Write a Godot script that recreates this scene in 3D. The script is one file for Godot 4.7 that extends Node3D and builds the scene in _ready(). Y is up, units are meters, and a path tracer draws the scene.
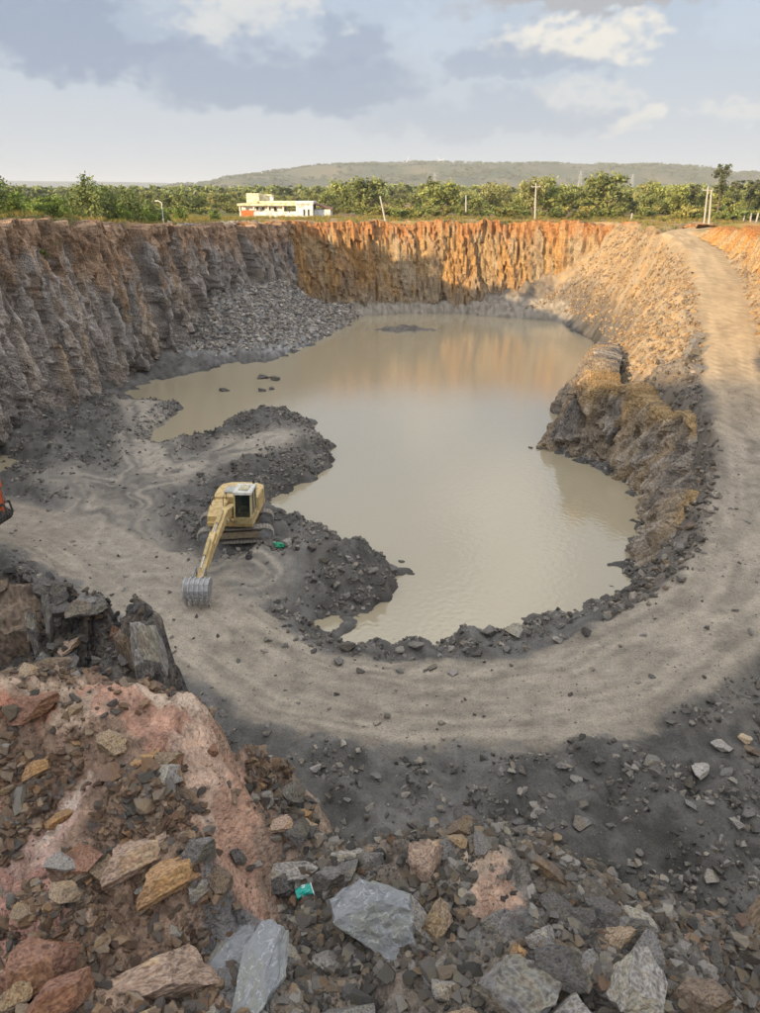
extends Node3D
# Flooded stone quarry seen from its near rim. Units are metres, y is up, the water table is y = 0.

const PITCH := 22.7
const FOCAL := 751.0                      # pixels, for a picture 1013 pixels high
const EYE := Vector3(0, 19.0, 0)

var rng := RandomNumberGenerator.new()
var used := {}
var noise := {}
var mats := {}
var rock_hi: Array = []
var rock_mid: Array = []
var rock_lo: Array = []

# ---------------------------------------------------------------- small helpers
func ns(key: String, kind: int, octaves := 1) -> FastNoiseLite:
	if not noise.has(key):
		var n := FastNoiseLite.new()
		n.seed = hash(key) % 10000
		n.noise_type = kind
		n.frequency = 1.0
		n.fractal_type = FastNoiseLite.FRACTAL_FBM if octaves > 1 else FastNoiseLite.FRACTAL_NONE
		n.fractal_octaves = octaves
		n.cellular_return_type = FastNoiseLite.RETURN_CELL_VALUE
		noise[key] = n
	return noise[key]

func joints(key: String) -> FastNoiseLite:      # near -1 along the joints between cells
	var n := ns(key, FastNoiseLite.TYPE_CELLULAR)
	n.cellular_return_type = FastNoiseLite.RETURN_DISTANCE2_SUB
	return n

func ray(px: float, py: float) -> Vector3:
	var p := deg_to_rad(PITCH)
	var x := (px - 380.0) / FOCAL
	var y := -(py - 506.5) / FOCAL
	return Vector3(x, y * cos(p) - sin(p), -(y * sin(p) + cos(p)))

func at(px: float, py: float, h: float) -> Vector3:
	var d := ray(px, py)
	return EYE + d * ((h - EYE.y) / d.y)

func atz(px: float, py: float, z: float) -> Vector3:
	var d := ray(px, py)
	return EYE + d * (z / d.z)

func hit(px: float, py: float, f: Callable, t0: float, t1: float, step: float) -> Vector3:
	var d := ray(px, py)
	var t := t0
	while t < t1:
		var p := EYE + d * t
		if p.y <= f.call(p.x, p.z):
			var a := t - step
			var b := t
			for i in 12:
				var m := (a + b) / 2
				var q := EYE + d * m
				if q.y <= f.call(q.x, q.z): b = m
				else: a = m
			return EYE + d * b
		t += step
	return EYE + d * t1

func numbered(called: String) -> String:
	var n: int = used.get(called, 0)
	used[called] = n + 1
	return called if n == 0 else "%s_%03d" % [called, n]

func tag(o: Node, label: String, category: String, group := "", kind := "") -> Node:
	o.set_meta("label", label)
	o.set_meta("category", category)
	if group: o.set_meta("group", group)
	if kind: o.set_meta("kind", kind)
	return o

func put(called: String, mesh: Mesh, mat: Material, parent: Node = null) -> MeshInstance3D:
	var o := MeshInstance3D.new()
	o.mesh = mesh
	if mat: o.material_override = mat
	if parent == null:
		o.name = numbered(called)
		add_child(o, true)
	else:
		o.name = called
		parent.add_child(o, true)
	return o

func thing(called: String, pos: Vector3, turn: float, label: String, category: String, group := "") -> Node3D:
	var o := Node3D.new()
	o.name = numbered(called)
	add_child(o, true)
	o.position = pos
	o.rotation.y = turn
	tag(o, label, category, group)
	return o

func copy(src: Node3D, called: String, pos: Vector3, turn: float, sc: Vector3, label := "", group := "") -> Node3D:
	var o: Node3D = src.duplicate()
	o.name = numbered(called)
	add_child(o, true)
	o.position = pos
	o.rotation = Vector3(0, turn, 0)
	o.scale = sc
	if label: o.set_meta("label", label)
	if group: o.set_meta("group", group)
	return o

func stuff(called: String, mesh: Mesh, mat: Material, xf: Array, cols: Array, label: String, category: String) -> MultiMeshInstance3D:
	var mm := MultiMesh.new()
	mm.transform_format = MultiMesh.TRANSFORM_3D
	mm.use_colors = cols.size() > 0
	mm.mesh = mesh
	mm.instance_count = xf.size()
	for i in xf.size():
		mm.set_instance_transform(i, xf[i])
		if cols.size(): mm.set_instance_color(i, cols[i])
	var o := MultiMeshInstance3D.new()
	o.multimesh = mm
	o.material_override = mat
	o.name = numbered(called)
	add_child(o, true)
	tag(o, label, category, "", "stuff")
	return o

# ---------------------------------------------------------------- shapes
func flat_tool() -> SurfaceTool:
	var st := SurfaceTool.new()
	st.begin(Mesh.PRIMITIVE_TRIANGLES)
	st.set_smooth_group(-1)
	return st

func done(st: SurfaceTool) -> ArrayMesh:
	st.generate_normals()
	return st.commit()

func tri(st: SurfaceTool, a: Vector3, b: Vector3, c: Vector3) -> void:
	st.add_vertex(a); st.add_vertex(b); st.add_vertex(c)

func quad(st: SurfaceTool, a: Vector3, b: Vector3, c: Vector3, d: Vector3) -> void:
	tri(st, a, b, c); tri(st, a, c, d)

# convex polygon outline in XY, extruded along Z, with a small chamfer on both rims
func prism(st: SurfaceTool, poly: PackedVector2Array, z0: float, z1: float, xf := Transform3D(), ch := 0.0) -> void:
	if not Geometry2D.is_polygon_clockwise(poly):
		poly = poly.duplicate(); poly.reverse()
	var inner := poly
	if ch > 0:
		var off := Geometry2D.offset_polygon(poly, -ch, Geometry2D.JOIN_MITER)
		if off.size() == 1 and off[0].size() == poly.size():
			inner = off[0]
			if not Geometry2D.is_polygon_clockwise(inner): inner.reverse()
			var best := 0
			for k in inner.size():
				if inner[k].distance_to(poly[0]) < inner[best].distance_to(poly[0]): best = k
			var r := PackedVector2Array()
			for k in inner.size(): r.append(inner[(best + k) % inner.size()])
			inner = r
		else: ch = 0.0
	var n := poly.size()
	var idx := Geometry2D.triangulate_polygon(inner)
	for k in range(0, idx.size(), 3):
		var a := inner[idx[k]]; var b := inner[idx[k + 1]]; var c := inner[idx[k + 2]]
		if (b - a).cross(c - a) > 0:
			var t := b; b = c; c = t
		tri(st, xf * Vector3(a.x, a.y, z1), xf * Vector3(b.x, b.y, z1), xf * Vector3(c.x, c.y, z1))
		tri(st, xf * Vector3(a.x, a.y, z0), xf * Vector3(c.x, c.y, z0), xf * Vector3(b.x, b.y, z0))
	for k in n:
		var a := poly[k]; var b := poly[(k + 1) % n]
		quad(st, xf * Vector3(b.x, b.y, z1 - ch), xf * Vector3(a.x, a.y, z1 - ch), xf * Vector3(a.x, a.y, z0 + ch), xf * Vector3(b.x, b.y, z0 + ch))
		if ch > 0:
			var c := inner[k]; var d := inner[(k + 1) % n]
			quad(st, xf * Vector3(d.x, d.y, z1), xf * Vector3(c.x, c.y, z1), xf * Vector3(a.x, a.y, z1 - ch), xf * Vector3(b.x, b.y, z1 - ch))
			quad(st, xf * Vector3(b.x, b.y, z0 + ch), xf * Vector3(a.x, a.y, z0 + ch), xf * Vector3(c.x, c.y, z0), xf * Vector3(d.x, d.y, z0))

func box(st: SurfaceTool, lo: Vector3, hi: Vector3, xf := Transform3D(), ch := 0.02) -> void:
	prism(st, PackedVector2Array([Vector2(lo.x, lo.y), Vector2(hi.x, lo.y), Vector2(hi.x, hi.y), Vector2(lo.x, hi.y)]), lo.z, hi.z, xf, ch)

func tube(st: SurfaceTool, a: Vector3, b: Vector3, r0: float, r1: float, n := 10) -> void:
	var d := (b - a).normalized()
	var u := d.cross(Vector3.UP if absf(d.y) < 0.9 else Vector3.RIGHT).normalized()
	var v := d.cross(u)
	for k in n:
		var p := u * cos(TAU * k / n) + v * sin(TAU * k / n)
		var q := u * cos(TAU * (k + 1) / n) + v * sin(TAU * (k + 1) / n)
		quad(st, a + p * r0, b + p * r1, b + q * r1, a + q * r0)
		tri(st, a, a + p * r0, a + q * r0)
		tri(st, b, b + q * r1, b + p * r1)

func box_mesh(lo: Vector3, hi: Vector3, ch := 0.02) -> ArrayMesh:
	var st := flat_tool()
	box(st, lo, hi, Transform3D(), ch)
	return done(st)

# angular broken stone: the solid between random planes, its faces split finer and roughened; colours differ from face to face
func rock_mesh(seed_: int, level: int, cuts: int, rough: float) -> ArrayMesh:
	var r := RandomNumberGenerator.new()
	r.seed = seed_
	var nrm: Array[Vector3] = []; var off: Array[float] = []
	for k in cuts:
		var y := 1.0 - 2.0 * (k + 0.5) / cuts; var a := k * 2.39996 + r.randf_range(-0.7, 0.7)
		var q := sqrt(1.0 - y * y)
		nrm.append((Vector3(cos(a) * q, y, sin(a) * q) + Vector3(r.randf_range(-0.4, 0.4), r.randf_range(-0.4, 0.4), r.randf_range(-0.4, 0.4))).normalized())
		off.append(r.randf_range(0.5, 0.82))
	for k in [[1, 0, 0], [-1, 0, 0], [0, 1, 0], [0, -1, 0], [0, 0, 1], [0, 0, -1]]:
		nrm.append(Vector3(k[0], k[1], k[2])); off.append(0.95)
	var n := nrm.size()
	var on: Array = []
	for k in n: on.append([])
	for a in n:
		for b in range(a + 1, n):
			for c in range(b + 1, n):
				var det := nrm[a].dot(nrm[b].cross(nrm[c]))
				if absf(det) < 0.02: continue
				var p := (nrm[b].cross(nrm[c]) * off[a] + nrm[c].cross(nrm[a]) * off[b] + nrm[a].cross(nrm[b]) * off[c]) / det
				var inside := true
				for k in n:
					if p.dot(nrm[k]) > off[k] + 1e-4:
						inside = false
						break
				if inside:
					for k in [a, b, c]: on[k].append(p)
	var rn := ns("rockskin", FastNoiseLite.TYPE_SIMPLEX, 4)
	var pos := PackedVector3Array(); var col := PackedColorArray()
	for k in n:
		if on[k].size() < 3: continue
		var mid := Vector3.ZERO
		for p in on[k]: mid += p
		mid /= on[k].size()
		var u: Vector3 = (on[k][0] - mid).normalized(); var v := nrm[k].cross(u)
		var ring: Array = on[k].duplicate()
		ring.sort_custom(func(p: Vector3, q: Vector3) -> bool: return atan2((p - mid).dot(v), (p - mid).dot(u)) < atan2((q - mid).dot(v), (q - mid).dot(u)))
		var w := 1.0 if r.randf() < 0.4 else 0.0
		var tone := r.randf_range(0.85, 1.15)
		var tris: Array = []
		for e in ring.size(): tris.append([mid, ring[(e + 1) % ring.size()], ring[e]])
		for l in level:
			var g: Array = []
			for t in tris:
				var ab: Vector3 = (t[0] + t[1]) / 2; var bc: Vector3 = (t[1] + t[2]) / 2; var ca: Vector3 = (t[2] + t[0]) / 2
				g.append_array([[t[0], ab, ca], [t[1], bc, ab], [t[2], ca, bc], [ab, bc, ca]])
			tris = g
		for t in tris:
			for p in t:
				var q: Vector3 = p
				if rough > 0:
					q += Vector3(rn.get_noise_3d(p.x * 1.6 + seed_, p.y * 1.6, p.z * 1.6), rn.get_noise_3d(p.x * 1.6, p.y * 1.6 + seed_, p.z * 1.6 + 9), rn.get_noise_3d(p.x * 1.6 + 5, p.y * 1.6, p.z * 1.6 + seed_)) * rough
				pos.append(q)
				var m: float = 0.5 + 0.5 * rn.get_noise_3d(p.x * 2 + seed_ * 7, p.y * 2, p.z * 2)
				var o := clampf(w * (0.5 + 1.0 * m), 0, 1)
				var s := tone * (0.75 + 0.5 * m)
				col.append(Color(lerpf(0.98, 1.2, o) * s, lerpf(0.98, 1.03, o) * s, lerpf(0.98, 0.86, o) * s))
	var arr := []
	arr.resize(Mesh.ARRAY_MAX)
	arr[Mesh.ARRAY_VERTEX] = pos
	arr[Mesh.ARRAY_COLOR] = col
	var m := ArrayMesh.new()
	m.add_surface_from_arrays(Mesh.PRIMITIVE_TRIANGLES, arr)
	return m

# a sheet over a rectangular net of points; height and colour come from callables
func sheet(xs: PackedFloat32Array, zs: PackedFloat32Array, hf: Callable, cf: Callable, smooth := true, keep = null) -> ArrayMesh:
	var nx := xs.size(); var nz := zs.size()
	var pos := PackedVector3Array(); pos.resize(nx * nz)
	var col := PackedColorArray(); col.resize(nx * nz)
	for j in nz:
		for i in nx:
			pos[j * nx + i] = Vector3(xs[i], hf.call(xs[i], zs[j]), zs[j])
	var nor := PackedVector3Array(); nor.resize(nx * nz)
	for j in nz:
		for i in nx:
			var a := pos[j * nx + maxi(i - 1, 0)]; var b := pos[j * nx + mini(i + 1, nx - 1)]
			var c := pos[maxi(j - 1, 0) * nx + i]; var d := pos[mini(j + 1, nz - 1) * nx + i]
			var n := (d - c).cross(b - a).normalized()
			if n.y < 0: n = -n
			nor[j * nx + i] = n
			col[j * nx + i] = cf.call(pos[j * nx + i], n)
	var idx := PackedInt32Array()
	for j in nz - 1:
		for i in nx - 1:
			if keep != null and not keep.call((xs[i] + xs[i + 1]) / 2, (zs[j] + zs[j + 1]) / 2): continue
			var a := j * nx + i
			var up: bool = zs[1] > zs[0]
			if up: idx.append_array([a, a + 1, a + nx, a + 1, a + nx + 1, a + nx])
			else: idx.append_array([a, a + nx, a + 1, a + 1, a + nx, a + nx + 1])
	var arr := []
	arr.resize(Mesh.ARRAY_MAX)
	arr[Mesh.ARRAY_VERTEX] = pos
	if smooth: arr[Mesh.ARRAY_NORMAL] = nor
	arr[Mesh.ARRAY_COLOR] = col
	arr[Mesh.ARRAY_INDEX] = idx
	var m := ArrayMesh.new()
	m.add_surface_from_arrays(Mesh.PRIMITIVE_TRIANGLES, arr)
	return m

func steps(stops: Array) -> PackedFloat32Array:      # [[from, to, step], ...] end to end
	var r := PackedFloat32Array()
	for s in stops:
		var n: int = maxi(1, roundi(absf(s[1] - s[0]) / s[2]))
		for k in n: r.append(lerpf(s[0], s[1], float(k) / n))
	r.append(stops[-1][1])
	return r

# ---------------------------------------------------------------- materials
func noise_tex(key: String, kind: int, freq: float, octaves: int, ramp: Array, size := 512, ret := FastNoiseLite.RETURN_DISTANCE) -> NoiseTexture2D:
	var n := FastNoiseLite.new()
	n.seed = hash(key) % 10000
	n.noise_type = kind
	n.frequency = freq
	n.fractal_type = FastNoiseLite.FRACTAL_FBM if octaves > 1 else FastNoiseLite.FRACTAL_NONE
	n.fractal_octaves = octaves
	n.cellular_return_type = ret
	var t := NoiseTexture2D.new()
	t.width = size; t.height = size
	t.seamless = true
	t.noise = n
	if ramp.size():
		var g := Gradient.new()
		g.offsets = PackedFloat32Array(); g.colors = PackedColorArray()
		var offs := PackedFloat32Array(); var cs := PackedColorArray()
		for r in ramp:
			offs.append(r[0]); cs.append(r[1])
		g.offsets = offs; g.colors = cs
		t.color_ramp = g
	return t

func grey(v: float) -> Color:
	return Color(v, v, v)

func ground_mat(tile: float, tex: Texture2D, bump: Texture2D, bump_cm: float, rough := 0.95) -> StandardMaterial3D:
	var m := StandardMaterial3D.new()
	m.vertex_color_use_as_albedo = true
	m.albedo_color = Color.WHITE
	m.albedo_texture = tex
	m.roughness = rough
	m.metallic_specular = 0.3
	m.uv1_triplanar = true
	m.uv1_world_triplanar = true
	m.uv1_scale = Vector3.ONE / tile
	if bump:
		m.heightmap_enabled = true
		m.heightmap_texture = bump
		m.heightmap_scale = bump_cm
	return m

func stone_mat(c: Color, tex: Texture2D, sc: float, rough := 0.85) -> StandardMaterial3D:
	var m := StandardMaterial3D.new()
	m.vertex_color_use_as_albedo = true
	m.albedo_color = c.linear_to_srgb()
	m.albedo_texture = tex
	m.roughness = rough
	m.metallic_specular = 0.35
	m.uv1_triplanar = true
	m.uv1_scale = Vector3.ONE * sc
	m.heightmap_enabled = true
	m.heightmap_texture = mats.bump_fine
	m.heightmap_scale = 0.4
	return m

func paint(c: Color, rough := 0.5, metal := 0.0) -> StandardMaterial3D:
	var m := StandardMaterial3D.new()
	m.albedo_color = c.linear_to_srgb()
	m.roughness = rough
	m.metallic = metal
	return m

func dirty(c: Color, rough := 0.6, sc := 1.2) -> StandardMaterial3D:
	var m := paint(c, rough)
	m.albedo_texture = mats.tex_dirt
	m.uv1_triplanar = true
	m.uv1_scale = Vector3.ONE * sc * 0.35
	return m

func make_materials() -> void:
	mats.tex_gravel = noise_tex("gravel", FastNoiseLite.TYPE_CELLULAR, 0.055, 2, [[0.0, grey(0.78)], [0.35, grey(0.9)], [0.6, grey(1.0)], [0.8, Color(0.96, 0.94, 0.91)], [1.0, grey(0.84)]], 1024, FastNoiseLite.RETURN_CELL_VALUE)
	mats.bump_gravel = noise_tex("gravelb", FastNoiseLite.TYPE_CELLULAR, 0.055, 2, [], 1024, FastNoiseLite.RETURN_DISTANCE)
	mats.tex_rock = noise_tex("rocktex", FastNoiseLite.TYPE_SIMPLEX, 0.012, 5, [[0.0, Color(0.5, 0.43, 0.43)], [0.36, Color(0.76, 0.75, 0.75)], [0.5, Color(1, 0.99, 0.98)], [0.62, Color(0.9, 0.85, 0.79)], [0.8, Color(0.68, 0.65, 0.63)], [1.0, Color(0.55, 0.52, 0.5)]], 1024)
	mats.tex_grit = noise_tex("grit", FastNoiseLite.TYPE_CELLULAR, 0.04, 3, [[0.0, Color(0.7, 0.67, 0.65)], [0.3, grey(0.88)], [0.55, grey(1.0)], [0.75, Color(1.0, 0.95, 0.9)], [1.0, Color(0.76, 0.73, 0.71)]], 1024, FastNoiseLite.RETURN_CELL_VALUE)
	mats.bump_rock = noise_tex("rockbump", FastNoiseLite.TYPE_SIMPLEX, 0.02, 6, [], 1024)
	mats.bump_fine = noise_tex("finebump", FastNoiseLite.TYPE_SIMPLEX, 0.03, 5, [], 512)
	mats.tex_vein = noise_tex("vein", FastNoiseLite.TYPE_SIMPLEX, 0.008, 5, [[0.0, grey(0.8)], [0.46, grey(0.72)], [0.49, grey(1.0)], [0.51, grey(1.0)], [0.54, grey(0.7)], [1.0, grey(0.85)]], 512)
	mats.tex_dirt = noise_tex("dirt", FastNoiseLite.TYPE_SIMPLEX, 0.02, 5, [[0.0, Color(0.72, 0.69, 0.65)], [0.38, Color(0.92, 0.9, 0.87)], [0.55, grey(1.0)], [1.0, grey(0.97)]], 512)
	mats.ground = ground_mat(3.0, mats.tex_gravel, mats.bump_gravel, 3.2)
	mats.cliff = ground_mat(5.0, mats.tex_rock, mats.bump_rock, 9.0)
	mats.ledge = ground_mat(0.6, mats.tex_grit, mats.bump_rock, 2.0, 0.85)
	mats.plain = ground_mat(60.0, mats.tex_rock, null, 0)
	mats.gravel = stone_mat(Color(1, 1, 1), mats.tex_rock, 0.8)
	var pal := {
		"basalt": [0.15, 0.147, 0.146], "slate": [0.25, 0.248, 0.248], "grey": [0.40, 0.39, 0.375], "pale": [0.5, 0.49, 0.475],
		"tan": [0.42, 0.335, 0.245], "orange": [0.50, 0.33, 0.19], "rust": [0.33, 0.195, 0.145], "pink": [0.50, 0.385, 0.31], "brown": [0.25, 0.2, 0.16], "cream": [0.6, 0.53, 0.43]}
	for k in pal:
		mats["s_" + k] = stone_mat(Color(pal[k][0], pal[k][1], pal[k][2]), mats.tex_rock, 0.27)
	mats.s_vein = stone_mat(Color(0.42, 0.43, 0.45), mats.tex_vein, 0.3)
	for k in 9: rock_hi.append(rock_mesh(100 + k, 3, 7 + k % 5, 0.11))
	for k in 14: rock_mid.append(rock_mesh(200 + k, 1, 7 + k % 5, 0.1))
	for k in 7: rock_lo.append(rock_mesh(300 + k, 0, 7 + k % 4, 0.0))

# ---------------------------------------------------------------- the lie of the land
const SHORE_PX := [[320, 622], [322, 634], [345, 643], [375, 650], [430, 645], [480, 632], [540, 622], [590, 608], [622, 595], [622, 570], [630, 545], [641, 525], [643, 508], [632, 490], [605, 475], [580, 462], [553, 450], [550, 440], [562, 412], [575, 385], [590, 368], [605, 352], [590, 340], [560, 322], [510, 318], [460, 314], [400, 314], [362, 316], [330, 335], [310, 345], [270, 362], [230, 363], [200, 372], [165, 378], [140, 385], [122, 398], [150, 402], [183, 405], [172, 418], [152, 432], [150, 442], [165, 447], [205, 440], [225, 425], [262, 412], [290, 412], [312, 425], [330, 445], [333, 458], [325, 470], [300, 485], [280, 495], [272, 502], [275, 515], [300, 521], [320, 533], [345, 545], [375, 560], [400, 575], [395, 590], [365, 615], [340, 620]]
const ROAD := [[-26, 0.35, -43], [-18.7, 0.35, -39.6], [-13, 0.4, -34.8], [-7.6, 0.6, -29.0], [-3.4, 0.8, -25.0], [0.7, 1.0, -23.5], [4.4, 1.2, -23.3], [8.2, 1.8, -23.8], [11.7, 2.5, -25.6], [15.2, 3.2, -27.8], [18.6, 4.2, -33.4], [21.9, 5.3, -41.2], [24.3, 6.8, -50.8], [28.4, 8.6, -62.3], [32.6, 10.8, -74.7], [37.0, 12.9, -90.8], [37.5, 14.0, -99.0], [37.2, 14.4, -101], [42, 14.5, -107], [60, 14.5, -113]]
const RIDGE := [[35.0, 14.3, -103], [38.5, 14.5, -112], [39, 14.5, -118], [37.5, 14.5, -127]]
const TRACKS := [[[-20, -40], [-17.5, -45], [-17, -52], [-17.8, -57], [-20.5, -63], [-22, -69]], [[-17, -46], [-12, -53], [-8, -57], [-6, -60]], [[-14, -37], [-16, -44], [-22, -50]], [[-13, -34], [-9.5, -33], [-6, -34]]]
const PIT := [[-38, 22], [-38, -8], [-37.5, -20], [-35.5, -44], [-33.7, -56], [-31.5, -70], [-30.5, -80], [-29, -92], [-26, -106.5], [-21.5, -120.5], [-15, -130.5], [-5.5, -134.3], [5, -135.6], [15, -135.6], [27, -133.8], [36, -129], [41, -124], [90, -124], [90, 22]]
const GX0 := -72.0
const GZ0 := -162.0
const GS := 0.75
const GNX := 214
const GNZ := 252
var shore := PackedVector2Array()
var pit := PackedVector2Array()
var g_h := PackedFloat32Array()
var g_sd := PackedFloat32Array()
var g_dr := PackedFloat32Array()
var g_tr := PackedFloat32Array()
var g_out := PackedFloat32Array()
var g_rs := PackedFloat32Array()

func plateau(x: float, z: float) -> float:
	var left := smoothstep(-14.0, -26.0, x) * smoothstep(-125.0, -62.0, z)
	var right := smoothstep(30.0, 36.0, x) * smoothstep(-104.0, -88.0, z)
	return 14.4 + 2.7 * left + 1.1 * right + 0.25 * ns("plat", FastNoiseLite.TYPE_SIMPLEX, 2).get_noise_2d(x * 0.06, z * 0.06)

func nearest(p: Vector2, line: Array) -> Array:     # distance, height, place along, side (> 0 is the right-hand side)
	var best := 1e9; var h := 0.0; var s := 0.0; var side := 1.0
	for k in line.size() - 1:
		var a := Vector2(line[k][0], line[k][2]); var b := Vector2(line[k + 1][0], line[k + 1][2])
		var c := Geometry2D.get_closest_point_to_segment(p, a, b)
		var d := p.distance_to(c)
		if d < best:
			best = d
			var t := a.distance_to(c) / a.distance_to(b)
			h = lerpf(line[k][1], line[k + 1][1], t)
			s = k + t
			side = (b - a).cross(p - a)
	return [best, h, s, signf(side)]

func macro_height(p: Vector2) -> Array:
	var sd := 1e9
	for k in shore.size():
		sd = minf(sd, p.distance_to(Geometry2D.get_closest_point_to_segment(p, shore[k], shore[(k + 1) % shore.size()])))
	var wet := Geometry2D.is_point_in_polygon(p, shore)
	var rd := nearest(p, ROAD)
	var tr := 1e9
	for t in TRACKS:
		for k in t.size() - 1:
			tr = minf(tr, p.distance_to(Geometry2D.get_closest_point_to_segment(p, Vector2(t[k][0], t[k][1]), Vector2(t[k + 1][0], t[k + 1][1]))))
	var P := plateau(p.x, p.y)
	var h := P
	var outer := 0.0
	if not Geometry2D.is_point_in_polygon(p, pit):
		return [h, sd if not wet else -sd, rd[0], tr, 1.0, rd[2]]
	if wet:
		h = -minf(1.8, sd * 0.5 + 0.05)
		sd = -sd
	else:
		var e := maxf(rd[0] - lerpf(2.6, 1.8, smoothstep(8.5, 13.0, rd[2])), 0.0); var hh: float = rd[1]; var side: float = rd[3]; var s: float = rd[2]
		var rg := nearest(p, RIDGE)
		if p.y < -98 and rg[0] < e:
			e = rg[0]; hh = rg[1]; side = rg[3]; s = 18.0
		if side > 0 and (s > 3.0):
			outer = smoothstep(8.6, 10.2, s)
			h = lerpf(lerpf(hh, 0.55, clampf(e / 6.0, 0, 1)), hh + clampf((e - 0.7) * 1.0, 0.0, maxf(P - hh, 0.0)), outer)
		else:
			var t := sd / (sd + e + 0.001)
			var k := smoothstep(-80.0, -72.0, p.y) * smoothstep(-33.0, -38.0, p.y) * smoothstep(8.0, 12.0, p.x)
			var sk := maxf(sd - 2.2 * k, 0.0)
			t = sk / (sk + e + 0.001)
			h = hh * lerpf(t, 1.0 - pow(1.0 - t, 2.2), k)
			var bank := 0.85
			for b in [[-3.5, -38, 5.0, 0.9], [-0.5, -35, 3.0, 0.8], [-7, -55, 4.0, 0.7], [-11, -62, 3.0, 0.7], [-19, -65, 3.5, 0.6], [-16, -58, 2.5, 0.5], [-6, -50, 3.0, 0.5], [3, -27.5, 3, 0.5], [-24, -58, 3.0, 0.9]]:
				bank += b[3] * exp(-(Vector2(b[0], b[1]).distance_squared_to(p)) / (b[2] * b[2]))
			h = maxf(h, bank * (1.0 - exp(-sd / 1.1)) * (1.0 - 0.8 * k))
	# fan of fallen stone in the far corner
	var c := Geometry2D.get_closest_point_to_segment(p, Vector2(-22.5, -107), Vector2(-15.5, -122))
	h = maxf(h, 6.3 - 0.66 * p.distance_to(c)) if sd > 0 else h
	# level stand under the yellow machine
	h = lerpf(0.62, h, smoothstep(2.6, 4.6, p.distance_to(Vector2(-7.4, -40.6)))) if sd > 0 else h
	# dark pool under the side wall
	var pool := Vector2((p.x + 31.0) / 4.4, (p.y + 52.0) / 4.0).length()
	if pool < 1.5: h = lerpf(-0.5, h, smoothstep(0.75, 1.3, pool))
	# pale stone berm along the back wall
	if p.y < -118 and p.x > -10 and p.x < 30 and sd > 0:
		h = maxf(h, 1.7 * smoothstep(0.0, 2.2, sd))
	# the near side climbs to the rim that the picture was taken from
	h = lerpf(h, 14.0, smoothstep(-11.0, -2.5, p.y))
	return [h, sd, rd[0], tr, outer, rd[2]]

func make_grids() -> void:
	for p in SHORE_PX:
		var q := at(p[0], p[1], 0.0)
		shore.append(Vector2(q.x, q.z))
	for p in PIT: pit.append(Vector2(p[0], p[1]))
	var n := GNX * GNZ
	g_h.resize(n); g_sd.resize(n); g_dr.resize(n); g_tr.resize(n); g_out.resize(n); g_rs.resize(n)
	for j in GNZ:
		for i in GNX:
			var m := macro_height(Vector2(GX0 + i * GS, GZ0 + j * GS))
			var k := j * GNX + i
			g_h[k] = m[0]; g_sd[k] = m[1]; g_dr[k] = m[2]; g_tr[k] = m[3]; g_out[k] = m[4]; g_rs[k] = m[5]

func pick(g: PackedFloat32Array, x: float, z: float) -> float:
	var u := clampf((x - GX0) / GS, 0.0, GNX - 1.001); var v := clampf((z - GZ0) / GS, 0.0, GNZ - 1.001)
	var i := int(u); var j := int(v)
	u -= i; v -= j
	var k := j * GNX + i
	return lerpf(lerpf(g[k], g[k + 1], u), lerpf(g[k + GNX], g[k + GNX + 1], u), v)

func land(x: float, z: float) -> float:
	var h := pick(g_h, x, z)
	var dr := pick(g_dr, x, z)
	var tr := pick(g_tr, x, z)
	var n := ns("landfine", FastNoiseLite.TYPE_SIMPLEX, 4)
	var road := maxf(1.0 - smoothstep(2.2, 3.6, dr), 0.8 * (1.0 - smoothstep(1.2, 3.0, tr)))
	var rough := lerpf(0.42, 0.009, road)
	if h > 13.5: rough = 0.12
	if pick(g_sd, x, z) < -1.0: rough = 0.1
	var lump := ns("lump", FastNoiseLite.TYPE_CELLULAR).get_noise_2d(x * 0.9, z * 0.9)
	h += rough * n.get_noise_2d(x * 0.35, z * 0.35) * 1.5 + rough * 0.35 * lump
	if road > 0.05:
		h -= road * 0.012 * n.get_noise_2d(dr * 0.9 + 0.5 * n.get_noise_2d(x * 0.2, z * 0.2), (x + z) * 0.03)
	return h

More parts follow.
